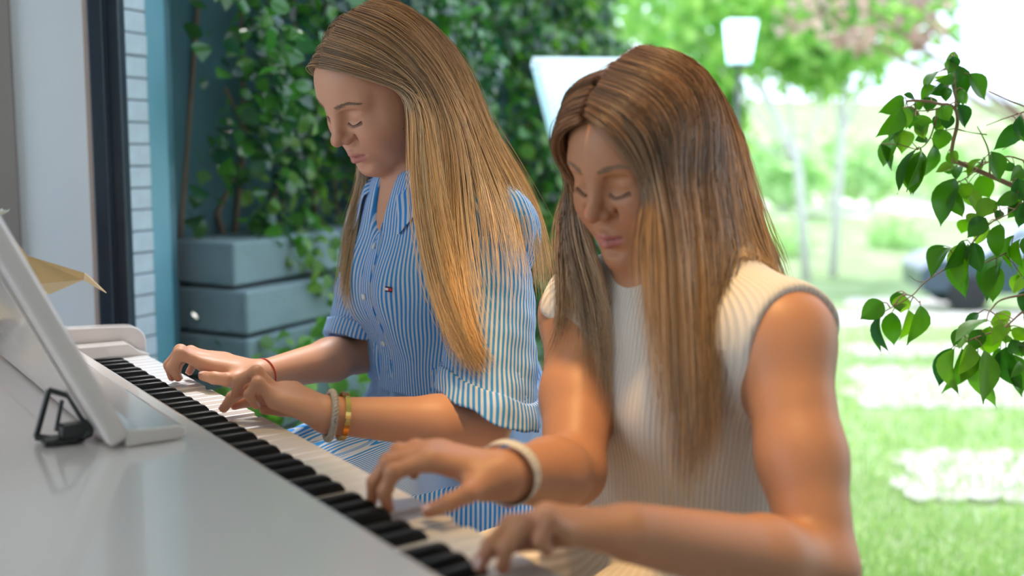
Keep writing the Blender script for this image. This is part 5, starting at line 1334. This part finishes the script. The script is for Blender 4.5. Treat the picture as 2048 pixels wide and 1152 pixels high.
LA = """540 75 510 200 80|545 75 565 165 70|560 125 640 380 120|650 190 778 360 110|460 172 362 275 35|515 250 410 330 85|555 190 450 250 60|560 200 530 265 70|290 350 215 325 40|225 350 75 450 110|210 415 70 620 120|225 470 115 630 100|185 580 85 815 110|70 650 140 830 60|300 690 185 985 60|330 700 270 995 150|420 650 380 915 85|380 620 290 630 60|300 470 420 520 70|350 400 285 390 60|430 270 330 350 70|500 280 500 370 70|610 290 600 385 60|580 390 650 545 90|400 340 380 440 90|270 400 260 560 100|230 560 210 700 120L|500 560 430 690 110|470 400 520 500 100|520 450 500 560 80|555 880 415 1145 150|560 955 590 1150 110|650 905 700 1090 90L|560 800 470 830 70|510 710 560 790 60|590 790 560 880 70|720 860 790 1015 120|830 1030 730 1110 90L|600 910 640 1020 100L|970 520 835 695 120|1010 490 1000 640 70|800 700 870 900 110|745 740 640 860 30|950 780 890 830 60|1000 800 920 900 90|970 880 1020 1040 110|960 970 850 1050 80|990 1000 900 1110 80|330 470 350 600 90L|470 480 450 570 80L"""
LB = """670 220 590 310 80|580 225 560 290 60L|680 250 620 345 65L|740 250 695 395 75|740 185 720 235 40|820 110 735 160 60|830 150 775 220 60|505 362 400 470 65|560 340 505 490 75L|575 380 543 580 95|615 335 640 475 85|750 380 650 595 90|720 440 705 615 100|800 300 755 460 40|830 320 810 450 45|820 480 785 570 45L|848 400 830 520 60|200 610 90 690 90|190 670 165 850 35|240 655 235 810 90|285 575 280 670 75L|315 645 300 790 62L|370 620 330 815 78|640 660 560 730 45|685 695 530 780 35|570 730 515 810 50|650 735 605 830 70|720 660 770 720 90L|690 720 680 870 100L|515 820 455 1005 80|560 820 515 1045 90|600 830 570 985 80L|635 845 650 1105 100|765 815 810 1025 105|740 820 700 940 40|830 880 810 960 35|790 780 830 860 70|848 730 800 790 70L|770 760 760 800 50|848 20 835 150 90|845 150 830 270 70|690 130 640 215 70L|620 200 600 260 60L|870 560 850 660 80|880 300 870 420 80|890 780 860 880 90|900 100 880 220 80|900 640 870 730 70|760 690 720 780 70L"""
BASES = []
def add_leaves(txt, conv):
    for e in txt.split('|'):
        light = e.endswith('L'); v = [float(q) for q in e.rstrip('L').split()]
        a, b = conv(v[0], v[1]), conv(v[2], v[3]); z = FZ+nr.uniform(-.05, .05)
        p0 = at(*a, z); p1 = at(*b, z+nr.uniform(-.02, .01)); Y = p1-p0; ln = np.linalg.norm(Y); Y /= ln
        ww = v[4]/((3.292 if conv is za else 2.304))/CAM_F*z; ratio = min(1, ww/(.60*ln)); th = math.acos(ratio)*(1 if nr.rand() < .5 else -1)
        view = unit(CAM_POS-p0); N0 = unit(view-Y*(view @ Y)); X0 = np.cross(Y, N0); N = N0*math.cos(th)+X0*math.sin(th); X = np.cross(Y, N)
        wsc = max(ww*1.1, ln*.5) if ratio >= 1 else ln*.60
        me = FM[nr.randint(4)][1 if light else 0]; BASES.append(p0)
        o = bpy.data.objects.new('leaf', me); COL.objects.link(o); o.parent = fig; o.matrix_parent_inverse = Matrix.Translation(fig.location).inverted()
        o.matrix_basis = Matrix([[X[k]*wsc, Y[k]*ln, N[k]*ln, p0[k]] for k in range(3)]+[[0, 0, 0, 1]])
add_leaves(LA, za); add_leaves(LB, zb)
def jitter(txt, k):
    src = txt.split('|'); out = []
    for i in nr.choice(len(src), k, replace=False):
        L_ = src[i].endswith('L'); v = [float(q) for q in src[i].rstrip('L').split()]; dx, dy = nr.uniform(-38, 38, 2)
        if min(v[0], v[2])+dx < 60: continue
        out.append('%d %d %d %d %d%s' % (v[0]+dx, v[1]+dy, v[2]+dx+nr.uniform(-22, 22), v[3]+dy-8, max(40, v[4]*.9), 'L' if nr.rand() < .4 else ''))
    return '|'.join(out)
add_leaves(jitter(LA, 16), za); add_leaves(jitter(LB, 16), zb)
BR = [(za, .0042, [(960,935),(790,860),(600,780),(540,740),(545,650),(575,520),(565,430),(520,395),(470,390),(400,375),(300,365),(240,370)]),
      (za, .0020, [(565,430),(562,300),(545,180),(535,90)]), (za, .0018, [(520,395),(440,420),(380,432),(300,435)]), (za, .0020, [(440,420),(430,500),(400,600),(360,660),(310,690)]),
      (za, .0020, [(545,520),(500,470),(450,440)]), (za, .0018, [(790,860),(780,700),(740,600),(705,535)]), (za, .0022, [(960,935),(935,800),(890,740)]), (za, .0016, [(1014,760),(900,735),(760,780),(640,870),(570,910)]), (za, .0014, [(900,735),(760,770),(470,785)]),
      (za, .0014, [(1060,430),(1014,405),(870,345),(785,305)]), (za, .0014, [(1060,430),(1014,440),(870,490),(765,530)]), (za, .0014, [(1050,590),(1014,610),(870,690)]), (za, .0012, [(770,590),(690,580),(580,560)]),
      (zb, .0022, [(900,330),(848,345),(760,385),(640,440)]), (zb, .0024, [(920,560),(848,575),(740,600),(690,650)]), (zb, .0022, [(920,620),(848,650),(770,715),(730,735)]), (zb, .0022, [(920,720),(848,740),(740,740),(620,775),(540,815)]),
      (zb, .0014, [(640,300),(570,380),(490,450),(390,518),(330,580),(210,650),(195,665)]), (zb, .0008, [(390,518),(350,510),(315,482)]), (zb, .0016, [(640,300),(700,240),(780,200),(850,150)]), (zb, .0014, [(250,625),(285,580),(330,580),(365,610)])]
BPTS = []
for conv, r, pts in BR:
    W_ = np.array([at(*conv(*p), FZ+.012*math.sin(i*1.7+p[0])) for i, p in enumerate(pts)])
    C = catmull(W_[None], len(pts)*5)[0]; BPTS.append(C); MB().tube(C, np.linspace(r, r*.45, len(C)), 6).obj('twig', m_twig, fig, True)
BPTS = np.concatenate(BPTS); pet = MB()
for b_ in BASES:
    dd = np.linalg.norm(BPTS-b_, axis=1); q_ = BPTS[dd.argmin()]
    if .002 < dd.min() < .06: pet.tube([q_, (q_+b_)/2+A3(0, 0, .004), b_], [.0011, .0009, .0008], 4, False)
pet.obj('petioles', m_twig, fig, True)['kind'] = 'stuff'
# limbs joining the twigs to the trunk, out of the frame
tb = A3(fx, fy, .34)
MB().tube([tb, A3(fx-.01, fy+.01, .6), trunk_top, trunk_top+A3(.01, .02, .35), trunk_top+A3(-.02, .04, .6)], [.017, .015, .013, .010, .006], 8).obj('trunk', m_twig, fig, True)
for conv, p in ((za, (960,935)), (za, (1060,430)), (za, (1014,760)), (zb, (900,330)), (zb, (920,560)), (zb, (920,620)), (zb, (920,720)), (za, (1050,590)), (zb, (850,150))):
    e = at(*conv(*p), FZ); st = trunk_top+A3(0, .01, max(0, e[2]-trunk_top[2])*.6-.06)
    MB().tube([st, (st+e)/2+A3(0, 0, .015), e], [.0055, .0048, .0035], 6).obj('limb', m_twig, fig, True)
MB().lathe([(0, .0), (.13, .0), (.145, .02), (.17, .30), (.175, .33), (.155, .33), (.15, .30), (0, .30)], (fx, fy, 0), 32).obj('pot', m_pot, fig, True)
MB().lathe([(0, .315), (.153, .31)], (fx, fy, 0), 24).obj('soil', m_soil, fig, True)
